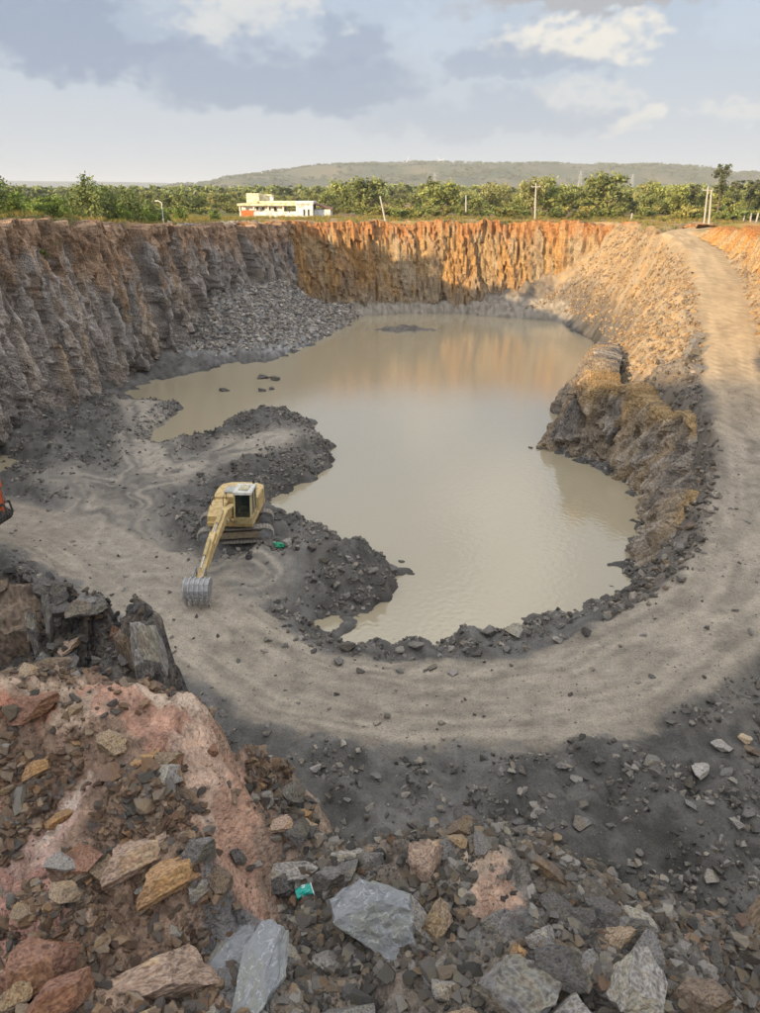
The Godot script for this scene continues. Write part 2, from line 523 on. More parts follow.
func land_color(p: Vector3, n: Vector3) -> Color:
	var x := p.x; var z := p.z
	var a: float = ns("ca", FastNoiseLite.TYPE_SIMPLEX, 4).get_noise_2d(x * 0.12, z * 0.12)
	var b: float = ns("cb", FastNoiseLite.TYPE_SIMPLEX, 3).get_noise_2d(x * 0.9, z * 0.9)
	var c: float = ns("cc", FastNoiseLite.TYPE_CELLULAR).get_noise_2d(x * 2.2, z * 2.2)
	var dr := pick(g_dr, x, z); var tr := pick(g_tr, x, z); var sd := pick(g_sd, x, z)
	var col := Color(0.135, 0.128, 0.12) * (1.0 + 0.45 * a + 0.25 * b + 0.18 * c)
	# weathered brown and laterite ground on the ramp side and towards the top; the verge in shade is coloured darker
	var warm := smoothstep(7.5, 13.0, x + 3.0 * a + (-z - 30.0) * 0.06) * smoothstep(1.2, 3.6, p.y + 1.2 * b)
	col = col.lerp(Color(0.185, 0.16, 0.135) * (1.0 + 0.3 * b + 0.25 * c), warm * 0.85)
	var ochre := smoothstep(3.5, 7.5, p.y + 2.0 * a + 1.0 * b) * smoothstep(10.0, 15.0, x) * smoothstep(-52.0, -61.0, z + 5.0 * a)  # ochre stops near the shadow edge: sun and shade put into the colour
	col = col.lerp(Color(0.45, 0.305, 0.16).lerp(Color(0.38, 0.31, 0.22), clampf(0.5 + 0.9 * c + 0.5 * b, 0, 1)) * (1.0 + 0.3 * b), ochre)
	# pale fallen stone in the far corner
	var fan := Geometry2D.get_closest_point_to_segment(Vector2(x, z), Vector2(-22.5, -107), Vector2(-15.5, -122)).distance_to(Vector2(x, z))
	if fan < 20.0 and sd > 0:
		col = col.lerp(Color(0.24, 0.237, 0.235) * (1.0 + 0.5 * c + 0.2 * b), smoothstep(19.0, 14.0, fan + 3.0 * a))
	if z < -118 and x > -10 and x < 30 and p.y < 3.0:
		col = Color(0.30, 0.27, 0.23) * (1.0 + 0.3 * c + 0.2 * b)
	# plateau: laterite, dry grass, green
	if p.y > 13.3 or not Geometry2D.is_point_in_polygon(Vector2(x, z), pit):
		var soil := Color(0.48, 0.29, 0.15).lerp(Color(0.36, 0.27, 0.16), clampf(0.5 + b, 0, 1))
		var green := smoothstep(-0.25, 0.2, a + 0.5 * b + (0.35 if z < -140 else 0.0) + (0.3 if x < -30 and z > -125 else -0.12))
		col = col.lerp(soil.lerp(Color(0.19, 0.205, 0.07) * (1.0 + 0.5 * b), green * 0.85), smoothstep(13.2, 14.0, p.y))
	# compacted haul road with wheel lanes of pale dust
	var lane: float = ns("lane", FastNoiseLite.TYPE_SIMPLEX, 5).get_noise_2d(dr * 0.75 * (1.0 if pick(g_out, x, z) < 0.5 else -1.0) + 0.35 * a + 0.12 * b, pick(g_rs, x, z) * 0.3)
	var fine: float = ns("lanef", FastNoiseLite.TYPE_SIMPLEX, 2).get_noise_2d(dr * 1.7 * (1.0 if pick(g_out, x, z) < 0.5 else -1.0), pick(g_rs, x, z) * 1.1)
	var wide := lerpf(2.3, 1.5, smoothstep(8.5, 13.0, pick(g_rs, x, z)))
	var rm := 1.0 - smoothstep(wide, wide + 0.6, dr + 0.5 * a + 0.35 * b)
	var dust := Color(0.345, 0.298, 0.242).lerp(Color(0.49, 0.365, 0.225), smoothstep(-38, -62, z) * smoothstep(15, 20, x))  # warmer, paler ramp tone: sunlight put into the road colour
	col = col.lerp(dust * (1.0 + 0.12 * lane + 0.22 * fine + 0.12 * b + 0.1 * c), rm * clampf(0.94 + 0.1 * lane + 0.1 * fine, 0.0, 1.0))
	var lane2: float = ns("lane2", FastNoiseLite.TYPE_SIMPLEX, 3).get_noise_2d(tr * 0.9 + 1.2 * a, (x - z) * 0.08)
	var tm := 1.0 - smoothstep(1.0, 3.4, tr + 1.6 * a + 0.6 * b)
	col = col.lerp(Color(0.33, 0.295, 0.25) * (1.0 + 0.3 * lane2 + 0.2 * b), tm * clampf(0.75 + 0.7 * lane2, 0.0, 1.0))
	# wet mud at the waterline
	if sd < 0.5 and sd > -1.5 and p.y < 0.25: col = col * 0.75
	col.a = 1.0
	return col

# ---------------------------------------------------------------- quarry faces
func rock_face(called: String, line: Array, lean: float, seed_: String, shade: Callable, du: float, dv: float, deep: float, lip: float, label: String, blocky := 1.0) -> void:
	# line: [x, z, foot height, top height]; the face looks to the right-hand side of the way along it
	var pts := PackedVector2Array(); var cv := Curve3D.new(); var ends := Curve3D.new()
	for k in line.size():
		var tan_ := Vector3.ZERO
		if k > 0 and k < line.size() - 1: tan_ = (Vector3(line[k + 1][0], 0, line[k + 1][1]) - Vector3(line[k - 1][0], 0, line[k - 1][1])) / 6.0
		cv.add_point(Vector3(line[k][0], 0, line[k][1]), -tan_, tan_)
	cv.bake_interval = 0.5
	var len_ := cv.get_baked_length()
	var offs: Array[float] = []
	for k in line.size(): offs.append(cv.get_closest_offset(Vector3(line[k][0], 0, line[k][1])))
	var c1 := ns(seed_ + "1", FastNoiseLite.TYPE_CELLULAR); var c2 := ns(seed_ + "2", FastNoiseLite.TYPE_CELLULAR); var c3 := ns(seed_ + "3", FastNoiseLite.TYPE_CELLULAR)
	var jn := joints(seed_ + "j"); var jm := joints(seed_ + "k")
	var w := ns(seed_ + "w", FastNoiseLite.TYPE_SIMPLEX, 2); var fine := ns(seed_ + "f", FastNoiseLite.TYPE_SIMPLEX, 4)
	var nu := int(len_ / du)
	var top_most := 0.0
	for l in line: top_most = maxf(top_most, l[3] - l[2])
	var nv := int(top_most / dv)
	var nl := int(lip / 0.6)
	var rows := nv + 1 + nl
	var pos := PackedVector3Array(); var col := PackedColorArray()
	for i in nu + 1:
		var s := len_ * i / nu
		var q := cv.sample_baked(s); var q2 := cv.sample_baked(minf(s + 1.5, len_)); var q1 := cv.sample_baked(maxf(s - 1.5, 0))
		var d := (q2 - q1).normalized()
		var nrm := Vector3(-d.z, 0, d.x)
		var k := 0
		while k < line.size() - 2 and offs[k + 1] < s: k += 1
		var f := clampf((s - offs[k]) / maxf(offs[k + 1] - offs[k], 0.01), 0, 1)
		var y0 := lerpf(line[k][2], line[k + 1][2], f)
		var y1 := lerpf(line[k][3], line[k + 1][3], f) + 0.35 * fine.get_noise_1d(s * 0.35) + 0.3 * c2.get_noise_2d(s * 0.7, 7.0)
		for j in rows:
			var v := minf(float(j) / nv, 1.0)
			var y := lerpf(y0, y1, v)
			var su := s + 0.3 * w.get_noise_2d(s * 0.15, y * 0.12) + 0.12 * y; var sy := y + 0.5 * w.get_noise_2d(y * 0.2 + 50, s * 0.1)
			var e1 := c1.get_noise_2d(su * 0.3, sy * 0.07 * blocky); var e2 := c2.get_noise_2d(su * 0.75, sy * 0.13 * blocky); var e3 := c3.get_noise_2d(su * 1.7, sy * 0.34 * blocky)
			var out := deep * (0.75 * e1 + 0.45 * e2 + 0.16 * e3 + 0.5 * w.get_noise_2d(s * 0.07, 3.0) + 0.13 * fine.get_noise_2d(s * 1.3, y * 0.6))
			var crack := maxf(1.0 - smoothstep(-1.0, -0.87, jn.get_noise_2d(su * 0.4, sy * 0.06 * blocky)), 0.7 * (1.0 - smoothstep(-1.0, -0.78, jm.get_noise_2d(su * 1.1 + 20, sy * 0.17 * blocky))))
			out -= 0.55 * deep * crack
			var back := lean * pow(v, 1.15)
			if j > nv:
				back += (j - nv) * lip / nl
				out *= maxf(0.0, 1.0 - float(j - nv) / nl)
				y = y1 - 0.5 * pow(float(j - nv) / nl, 2.0) + 0.12 * fine.get_noise_2d(s, j * 0.5)
			elif v > 0.93: out *= 0.75
			pos.append(Vector3(q.x, 0, q.z) + nrm * (out - back) + Vector3(0, y, 0))
			var cc: Color = shade.call(s, y, v, e1, e2, e3, fine.get_noise_2d(s * 0.45, y * 0.11), fine.get_noise_2d(s * 1.8, y * 0.4))
			cc.a = 1.0
			col.append(cc)
	var idx := PackedInt32Array()
	for i in nu:
		for j in rows - 1:
			var a := i * rows + j
			idx.append_array([a, a + 1, a + rows, a + rows, a + 1, a + rows + 1])
	var arr := []
	arr.resize(Mesh.ARRAY_MAX)
	arr[Mesh.ARRAY_VERTEX] = pos
	arr[Mesh.ARRAY_COLOR] = col
	arr[Mesh.ARRAY_INDEX] = idx
	var m := ArrayMesh.new()
	m.add_surface_from_arrays(Mesh.PRIMITIVE_TRIANGLES, arr)
	tag(put(called, m, mats.cliff), label, "rock face", "", "structure")

func shade_side(s: float, y: float, v: float, e1: float, e2: float, e3: float, f: float, g: float) -> Color:
	var c := Color(0.45, 0.42, 0.40).lerp(Color(0.56, 0.495, 0.42), clampf(0.5 + 1.0 * e2 + 0.4 * f, 0, 1))
	c = c.lerp(Color(0.24, 0.233, 0.23), clampf(1.1 * e1 + 0.15 - 0.3 * v, 0, 1))
	c = c.lerp(Color(0.52, 0.37, 0.21), smoothstep(0.35, 0.8, e2 + 0.5 * f) * smoothstep(0.15, 0.5, v) * 0.8)
	c = c.lerp(Color(0.50, 0.495, 0.49), smoothstep(0.3, 0.7, e3 + 0.6 * g) * 0.6)
	c = c.lerp(Color(0.42, 0.30, 0.21) * (1.0 + 0.4 * g), smoothstep(0.66, 0.86, v + 0.25 * f + 0.12 * e2))
	c = c.lerp(Color(0.42, 0.415, 0.41), smoothstep(104.0, 116.0, s + 6.0 * f) * smoothstep(0.9, 0.6, v) * 0.7)
	return c * (1.0 + 0.45 * g + 0.25 * e3)

func shade_back(s: float, y: float, v: float, e1: float, e2: float, e3: float, f: float, g: float) -> Color:
	var c := Color(0.53, 0.39, 0.215).lerp(Color(0.48, 0.40, 0.275), clampf(0.5 + 0.9 * e2, 0, 1))
	c = c.lerp(Color(0.54, 0.33, 0.13), smoothstep(0.1, 0.6, e1 + 0.6 * f) * 0.8)
	c = c.lerp(Color(0.34, 0.24, 0.16), smoothstep(0.25, 0.75, e3 + 0.5 * g) * 0.6)
	c = c.lerp(Color(0.42, 0.36, 0.28), smoothstep(0.5, 0.12, v + 0.2 * f) * 0.8)
	c = c.lerp(Color(0.52, 0.27, 0.12), smoothstep(0.78, 0.97, v + 0.18 * f) * 0.85)
	return c * (1.0 + 0.3 * g)

func shade_cutting(s: float, y: float, v: float, e1: float, e2: float, e3: float, f: float, g: float) -> Color:
	var c := Color(0.60, 0.33, 0.12).lerp(Color(0.52, 0.40, 0.24), clampf(0.35 + 0.8 * e2 + 0.4 * f, 0, 1))
	c = c.lerp(Color(0.46, 0.24, 0.10), smoothstep(0.75, 0.95, v + 0.2 * f))
	return c * (1.0 + 0.3 * g)

func shade_outcrop(s: float, y: float, v: float, e1: float, e2: float, e3: float, f: float, g: float) -> Color:
	var c := Color(0.32, 0.27, 0.21).lerp(Color(0.23, 0.215, 0.2), clampf(0.5 + 1.0 * e2, 0, 1))
	c = c.lerp(Color(0.44, 0.335, 0.205), smoothstep(0.3, 0.9, e1 + 0.6 * f + 0.3 * v) * (0.55 - 0.25 * smoothstep(45.0, 55.0, s)))
	c = c.lerp(Color(0.5, 0.47, 0.42), smoothstep(0.55, 0.8, e3 + 0.7 * g) * 0.5)
	c = c.lerp(Color(0.44, 0.32, 0.17), smoothstep(0.8, 1.0, v + 0.2 * f) * smoothstep(28.0, 42.0, s))
	return c * (1.0 + 0.35 * g)

# ---------------------------------------------------------------- high ledges close to the camera
var ledge_pts: Array = []
var ledge_out := PackedVector2Array()
var bench_pts: Array = []
var bench_out := PackedVector2Array()

func idw(x: float, z: float, pts: Array, soft: float) -> float:
	var s := 0.0; var w := 0.0
	for p in pts:
		var d2: float = (p.x - x) * (p.x - x) + (p.z - z) * (p.z - z) + soft
		var k := 1.0 / (d2 * d2)
		s += k * p.y; w += k
	return s / w

func edge_dist(p: Vector2, poly: PackedVector2Array) -> float:   # > 0 inside
	var d := 1e9
	for k in poly.size():
		d = minf(d, p.distance_to(Geometry2D.get_closest_point_to_segment(p, poly[k], poly[(k + 1) % poly.size()])))
	return d if Geometry2D.is_point_in_polygon(p, poly) else -d

func ledge(x: float, z: float) -> float:
	var h := idw(x, z, ledge_pts, 0.012)
	var n := ns("ledgefine", FastNoiseLite.TYPE_SIMPLEX, 4)
	var d := edge_dist(Vector2(x, z), ledge_out) + 0.05 * n.get_noise_2d(x * 1.6, z * 1.6)
	h += 0.07 * n.get_noise_2d(x * 1.1, z * 1.1) + 0.03 * n.get_noise_2d(x * 5 + 9, z * 5)
	h += 0.035 * ns("ledgeblock", FastNoiseLite.TYPE_CELLULAR).get_noise_2d(x * 3.0 + 0.4 * n.get_noise_2d(x * 2, z * 2), z * 3.0)
	var bm := bare(x, z)
	h += lerpf(0.014, 0.003, bm) * ns("chip", FastNoiseLite.TYPE_CELLULAR).get_noise_2d(x * 17, z * 17) + lerpf(0.007, 0.002, bm) * ns("chip2", FastNoiseLite.TYPE_CELLULAR).get_noise_2d(x * 38, z * 38)
	h += bm * 0.03 * ns("facet", FastNoiseLite.TYPE_CELLULAR).get_noise_2d(x * 4.2 + 0.15 * n.get_noise_2d(x * 4, z * 4), z * 5.5)
	h -= bm * 0.035 * (1.0 - smoothstep(-1.0, -0.86, joints("ledgejoint").get_noise_2d(x * 2.1 + 0.5 * n.get_noise_2d(x * 1.5, z * 1.5), z * 3.0 + 0.5 * n.get_noise_2d(z * 1.5, x * 1.5))))
	if d > 0: h -= 0.16 * exp(-d / 0.1)
	else: h -= 0.16 + maxf(-d * 3.5, 0.0)
	return h

var lg := PackedFloat32Array()
var lb := PackedFloat32Array()
const LX0 := -2.6
const LZ0 := -3.6
const LS := 0.02
const LNX := 241
const LNZ := 141

func make_ledge_grid() -> void:
	lb.resize(LNX * LNZ); lg.resize(LNX * LNZ)
	for j in LNZ:
		for i in LNX:
			lb[j * LNX + i] = bare(LX0 + i * LS, LZ0 + j * LS)
			lg[j * LNX + i] = ledge(LX0 + i * LS, LZ0 + j * LS)

func ledge_at(x: float, z: float) -> float:
	var u := (x - LX0) / LS; var v := (z - LZ0) / LS
	if u < 0 or v < 0 or u >= LNX - 1.001 or v >= LNZ - 1.001: return ledge(x, z)
	var i := int(u); var j := int(v)
	u -= i; v -= j
	var k := j * LNX + i
	return lerpf(lerpf(lg[k], lg[k + 1], u), lerpf(lg[k + LNX], lg[k + LNX + 1], u), v)

func bare_at(x: float, z: float) -> float:
	var i := int((x - LX0) / LS); var j := int((z - LZ0) / LS)
	if i < 0 or j < 0 or i >= LNX or j >= LNZ: return bare(x, z)
	return lb[j * LNX + i]

func bench(x: float, z: float) -> float:
	var h := idw(x, z, bench_pts, 0.1)
	var n := ns("benchfine", FastNoiseLite.TYPE_SIMPLEX, 4)
	var d := edge_dist(Vector2(x, z), bench_out) + 0.15 * n.get_noise_2d(x * 0.8, z * 0.8)
	h += 0.3 + 0.25 * n.get_noise_2d(x * 0.5, z * 0.5) + 0.3 * ns("benchblock", FastNoiseLite.TYPE_CELLULAR).get_noise_2d(x * 1.1, z * 1.1) + 0.1 * ns("benchblock2", FastNoiseLite.TYPE_CELLULAR).get_noise_2d(x * 3.1, z * 3.1)
	if d > 0: h -= 0.3 * exp(-d / 0.3)
	else: h -= 0.3 + maxf(-d * 5.0, 0.0)
	return maxf(h, -0.5)

var patches: Array = []

func bare(x: float, z: float) -> float:      # where the rock shows through without chips on it
	var r := 0.0
	for k in patches:
		if not k[5]: continue
		var dx: float = x - k[0].x; var dz: float = z - k[0].z
		var u: float = (dx * cos(k[4]) + dz * sin(k[4])) / k[1]; var v: float = (-dx * sin(k[4]) + dz * cos(k[4])) / k[2]
		r = maxf(r, exp(-(u * u + v * v)))
	return smoothstep(0.25, 0.5, r + 0.25 * ns("la", FastNoiseLite.TYPE_SIMPLEX, 4).get_noise_2d(x * 3.0, z * 3.0))

func ledge_color(p: Vector3, n: Vector3) -> Color:
	var a: float = ns("la", FastNoiseLite.TYPE_SIMPLEX, 4).get_noise_2d(p.x * 1.3, p.z * 1.3)
	var b: float = ns("lb", FastNoiseLite.TYPE_SIMPLEX, 4).get_noise_3d(p.x * 6, p.y * 6, p.z * 6)
	var c: float = ns("lc", FastNoiseLite.TYPE_CELLULAR).get_noise_3d(p.x * 26, p.y * 26, p.z * 26)
	var col := Color(0.27, 0.19, 0.145).lerp(Color(0.185, 0.168, 0.152), smoothstep(-0.75, 0.1, p.x + 0.5 * a))
	col = col.lerp(Color(0.43, 0.33, 0.235), clampf(0.25 + a + 0.3 * b, 0, 1) * 0.55) * (1.0 + 0.4 * c)
	for k in patches:
		var q: Vector3 = k[0]
		var dx: float = p.x - q.x; var dz: float = p.z - q.z
		var ca: float = cos(k[4]); var sa: float = sin(k[4])
		var u: float = (dx * ca + dz * sa) / k[1]; var v: float = (-dx * sa + dz * ca) / k[2]
		var g := exp(-(u * u + v * v)) + 0.55 * a + 0.28 * b
		var m := smoothstep(0.43, 0.50, g)
		if m > 0: col = col.lerp((k[3] as Color) * (1.0 + 0.45 * b + 0.15 * c), m * 0.92)
	col.a = 1.0
	return col

func bench_color(p: Vector3, n: Vector3) -> Color:
	var b: float = ns("lb", FastNoiseLite.TYPE_SIMPLEX, 4).get_noise_3d(p.x * 1.2, p.y * 1.2, p.z * 1.2)
	var c: float = ns("lc", FastNoiseLite.TYPE_CELLULAR).get_noise_3d(p.x * 4, p.y * 4, p.z * 4)
	var col := Color(0.125, 0.122, 0.12).lerp(Color(0.21, 0.185, 0.16), clampf(0.3 + b, 0, 1)) * (1.0 + 0.45 * c)
	col.a = 1.0
	return col

# ---------------------------------------------------------------- machines
func track_loop(st: SurfaceTool, len_: float, r: float, w: float, z: float) -> void:
	# oval belt in the XY plane with raised bars, round its two end wheels
	var pts := PackedVector2Array(); var h := len_ / 2 - r
	for k in 9: pts.append(Vector2(h + r * cos(-PI / 2 + PI * k / 8), r + r * sin(-PI / 2 + PI * k / 8)))
	for k in 9: pts.append(Vector2(-h + r * cos(PI / 2 + PI * k / 8), r + r * sin(PI / 2 + PI * k / 8)))
	var n := pts.size()
	var cen := Vector2(0, r)
	for k in n:
		var a := pts[k]; var b := pts[(k + 1) % n]
		var parts := maxi(1, roundi(a.distance_to(b) / 0.19))
		for q in parts:
			var p0 := a.lerp(b, (q + 0.04) / parts); var p1 := a.lerp(b, (q + 0.9) / parts)
			var nr := Vector2(b.y - a.y, -(b.x - a.x)).normalized()
			var inn := -nr * 0.07
			prism(st, PackedVector2Array([p0, p1, p1 + inn, p0 + inn]), z - w / 2, z + w / 2)
			var mid := p0.lerp(p1, 0.5)
			var tg := (p1 - p0).normalized() * 0.018
			prism(st, PackedVector2Array([mid - tg, mid + tg, mid + tg + nr * 0.03, mid - tg + nr * 0.03]), z - w / 2, z + w / 2)

func excavator(called: String, pos: Vector3, track_turn: float, upper_turn: float, pin: Vector2, col: Dictionary, label: String) -> Node3D:
	# local x is the way the tracks run; the upper works turn by upper_turn about y. pin: (reach, height) of the bucket pin from the turning centre
	var o := thing(called, pos, track_turn, label, "excavator")
	var paintm: Material = col.paint; var dark: Material = col.dark; var steel: Material = col.steel
	for s in [-1.0, 1.0]:
		var st := flat_tool()
		track_loop(st, 4.25, 0.44, 0.6, s * 1.12)
		var t := put("track", done(st), col.track, o)
		st = flat_tool()
		prism(st, PackedVector2Array([Vector2(-1.6, 0.25), Vector2(1.6, 0.25), Vector2(1.6, 0.62), Vector2(-1.6, 0.62)]), s * 1.12 - 0.2, s * 1.12 + 0.2, Transform3D(), 0.03)
		put("track_frame", done(st), col.frame, t)
		for e in [-1.0, 1.0]:
			st = flat_tool()
			tube(st, Vector3(e * 1.685, 0.44, s * 1.12 - 0.24), Vector3(e * 1.685, 0.44, s * 1.12 + 0.24), 0.36, 0.36, 18)
			tube(st, Vector3(e * 1.685, 0.44, s * 1.12 - 0.29), Vector3(e * 1.685, 0.44, s * 1.12 + 0.29), 0.14, 0.14, 12)
			put("wheel", done(st), steel, t)
	var st0 := flat_tool()
	box(st0, Vector3(-1.0, 0.45, -0.95), Vector3(1.0, 0.85, 0.95))
	tube(st0, Vector3(0, 0.8, 0), Vector3(0, 1.12, 0), 0.62, 0.62, 24)
	put("undercarriage", done(st0), col.frame, o)
	# everything above the slew ring, x forward
	var up := Transform3D(Basis(Vector3.UP, upper_turn), Vector3.ZERO)
	var part := func(name_: String, st: SurfaceTool, m: Material, parent: Node = null) -> MeshInstance3D:
		var r := put(name_, done(st), m, parent if parent else o)
		if parent == null: r.transform = up
		return r
	var st := flat_tool()
	prism(st, PackedVector2Array([Vector2(-2.2, 1.1), Vector2(1.5, 1.1), Vector2(1.5, 1.3), Vector2(-2.2, 1.3)]), -1.3, 1.3, Transform3D(), 0.03)
	part.call("deck", st, paintm)
	st = flat_tool()    # counterweight with a rounded tail
	prism(st, PackedVector2Array([Vector2(-1.7, -1.34), Vector2(-1.7, 1.34), Vector2(-2.35, 1.25), Vector2(-2.68, 0.75), Vector2(-2.75, 0), Vector2(-2.68, -0.75), Vector2(-2.35, -1.25)]), 1.12, 2.15, Transform3D(Basis(Vector3.RIGHT, -PI / 2)), 0.06)
	part.call("counterweight", st, col.weight)
	st = flat_tool()    # engine house
	prism(st, PackedVector2Array([Vector2(-1.72, 1.3), Vector2(-0.35, 1.3), Vector2(-0.35, 2.12), Vector2(-0.6, 2.2), Vector2(-1.72, 2.2)]), -1.3, 1.3, Transform3D(), 0.05)
	var eng: Node = part.call("engine_house", st, paintm)
	st = flat_tool()
	box(st, Vector3(-1.55, 2.2, -1.0), Vector3(-0.65, 2.32, 0.75), Transform3D(), 0.03)
	part.call("engine_hood", st, col.hood, eng)
	st = flat_tool()
	tube(st, Vector3(-1.2, 2.3, -0.9), Vector3(-1.2, 2.75, -0.9), 0.07, 0.07, 10)
	tube(st, Vector3(-1.2, 2.75, -0.9), Vector3(-1.3, 2.85, -0.9), 0.07, 0.06, 10)
	part.call("exhaust", st, dark, eng)
	st = flat_tool()    # tool and fuel boxes on the side away from the cab
	prism(st, PackedVector2Array([Vector2(-0.35, 1.3), Vector2(1.3, 1.3), Vector2(1.3, 1.6), Vector2(0.7, 1.95), Vector2(-0.35, 2.0)]), 0.42, 1.3, Transform3D(), 0.04)
	part.call("fuel_box", st, paintm)
	for z in [0.5, 1.2]:
		st = flat_tool()
		for x in [-0.2, 0.6]: tube(st, Vector3(x, 1.95, z), Vector3(x, 2.45, z), 0.02, 0.02, 6)
		tube(st, Vector3(-0.2, 2.45, z), Vector3(0.6, 2.45, z), 0.02, 0.02, 6)
		part.call("handrail", st, dark)
	# cab: posts and panels round real panes
	var x0 := 0.1; var x1 := 1.62; var z0 := -1.3; var z1 := -0.3; var y0 := 1.3; var y1 := 2.98
	st = flat_tool()
	prism(st, PackedVector2Array([Vector2(x0, y0), Vector2(x1, y0), Vector2(x1 + 0.05, y0 + 0.42), Vector2(x0, y0 + 0.42)]), z0, z1, Transform3D(), 0.03)
	for z in [z0, z1 - 0.09]:
		prism(st, PackedVector2Array([Vector2(x1 - 0.05, y0 + 0.4), Vector2(x1 + 0.05, y0 + 0.4), Vector2(x1 - 0.2, y1), Vector2(x1 - 0.3, y1)]), z, z + 0.09)
		prism(st, PackedVector2Array([Vector2(x0, y0 + 0.4), Vector2(x0 + 0.12, y0 + 0.4), Vector2(x0 + 0.12, y1), Vector2(x0, y1)]), z, z + 0.09)
		prism(st, PackedVector2Array([Vector2(0.82, y0 + 0.4), Vector2(0.9, y0 + 0.4), Vector2(0.88, y1), Vector2(0.8, y1)]), z, z + 0.09)
	var cab: Node = part.call("cab", st, col.cab)
	st = flat_tool()
	prism(st, PackedVector2Array([Vector2(x0 - 0.04, y1), Vector2(x1 - 0.14, y1), Vector2(x1 - 0.18, y1 + 0.13), Vector2(x0, y1 + 0.15)]), z0 - 0.03, z1 + 0.03, Transform3D(), 0.03)
	part.call("roof", st, col.roof, cab)
	st = flat_tool()
	box(st, Vector3(0.42, y1 + 0.14, z0 + 0.22), Vector3(1.1, y1 + 0.2, z1 - 0.22), Transform3D(), 0.02)
	part.call("roof_hatch", st, col.hatch, cab)
	st = flat_tool()
	quad(st, Vector3(x1 + 0.01, y0 + 0.42, z0 + 0.09), Vector3(x1 - 0.24, y1, z0 + 0.09), Vector3(x1 - 0.24, y1, z1 - 0.09), Vector3(x1 + 0.01, y0 + 0.42, z1 - 0.09))
	part.call("windscreen", st, col.glass, cab)
	for z in [z0 + 0.04, z1 - 0.04]:
		st = flat_tool()
		quad(st, Vector3(x0 + 0.1, y0 + 0.42, z), Vector3(x1, y0 + 0.42, z), Vector3(x1 - 0.25, y1, z), Vector3(x0 + 0.1, y1, z))
		part.call("side_window", st, col.glass, cab)
	st = flat_tool()
	quad(st, Vector3(x0 + 0.04, y0 + 0.42, z0 + 0.08), Vector3(x0 + 0.04, y1, z0 + 0.08), Vector3(x0 + 0.04, y1, z1 - 0.08), Vector3(x0 + 0.04, y0 + 0.42, z1 - 0.08))
	part.call("rear_window", st, col.glass, cab)
	st = flat_tool()
	box(st, Vector3(0.35, 1.5, -1.05), Vector3(0.85, 1.95, -0.55)); box(st, Vector3(0.3, 1.9, -1.05), Vector3(0.45, 2.55, -0.55))
	part.call("seat", st, dark, cab)
	# arm: boom and stick found from the two lengths
	var foot := Vector2(0.45, 1.75)
	var L1: float = col.get("boom_length", 5.35); var L2: float = col.get("stick_length", 2.85)
	var v := pin - foot
	var dist := minf(v.length(), L1 + L2 - 0.02)
	v = v.normalized() * dist
	var ang := v.angle() + acos(clampf((L1 * L1 + dist * dist - L2 * L2) / (2 * L1 * dist), -1, 1))
	var elbow := foot + Vector2(cos(ang), sin(ang)) * L1
	var tip := foot + v
	var bx := Transform2D((elbow - foot).angle(), foot)
	var P := func(t: Transform2D, a: Array) -> PackedVector2Array:
		var r := PackedVector2Array()
		for q in a: r.append(t * Vector2(q[0], q[1]))
		return r
	st = flat_tool()
	prism(st, P.call(bx, [[-0.2, -0.18], [0.2, -0.22], [2.1, 0.2], [L1 + 0.1, -0.16], [L1 + 0.1, 0.14], [2.5, 0.72], [1.9, 0.72], [-0.2, 0.2]]), -0.21, 0.21, Transform3D(), 0.02)
	part.call("boom", st, col.boom)
	var sx := Transform2D((tip - elbow).angle(), elbow)
	st = flat_tool()
	prism(st, P.call(sx, [[-0.75, 0.1], [-0.1, -0.3], [0.4, -0.26], [L2 + 0.1, -0.12], [L2 + 0.1, 0.14], [0.3, 0.42], [-0.6, 0.4]]), -0.16, 0.16, Transform3D(), 0.02)
	part.call("stick", st, col.boom)
	var rod := func(a: Vector2, b: Vector2, z: float, name_: String) -> void:
		var s2 := flat_tool()
		tube(s2, Vector3(a.x, a.y, z), Vector3(a.lerp(b, 0.58).x, a.lerp(b, 0.58).y, z), 0.09, 0.09, 12)
		var body: Node = part.call(name_, s2, col.cyl)
		s2 = flat_tool()
		tube(s2, Vector3(a.lerp(b, 0.58).x, a.lerp(b, 0.58).y, z), Vector3(b.x, b.y, z), 0.05, 0.05, 10)
		part.call("piston_rod", s2, col.chrome, body)
	for z in [-0.32, 0.32]: rod.call(Vector2(1.25, 1.35), bx * Vector2(2.5, 0.35), z, "boom_cylinder")
	rod.call(bx * Vector2(2.4, 0.86), sx * Vector2(-0.62, 0.25), 0.0, "stick_cylinder")
	rod.call(sx * Vector2(0.1, 0.52), sx * Vector2(L2 - 0.5, 0.42), 0.0, "bucket_cylinder")
	for z in [-0.26, 0.22]:
		st = flat_tool()
		prism(st, P.call(sx, [[L2 - 0.55, 0.0], [L2 - 0.4, 0.0], [L2 - 0.43, 0.5], [L2 - 0.57, 0.48]]), z, z + 0.04)
		prism(st, P.call(sx, [[L2 - 0.55, 0.48], [L2 - 0.45, 0.38], [L2 + 0.15, 0.36], [L2 + 0.13, 0.48]]), z, z + 0.04)
		part.call("bucket_link", st, steel)
	# bucket: rounded back with straps, mouth towards the machine
	var ba: float = col.bucket_turn
	var kx := Transform2D(ba, tip)
	var prof: Array = [[0.12, 0.1], [0.36, 0.02], [0.52, -0.22], [0.55, -0.5], [0.42, -0.78], [0.16, -0.95], [-0.12, -1.0]]
	var W := 0.62
	st = flat_tool()
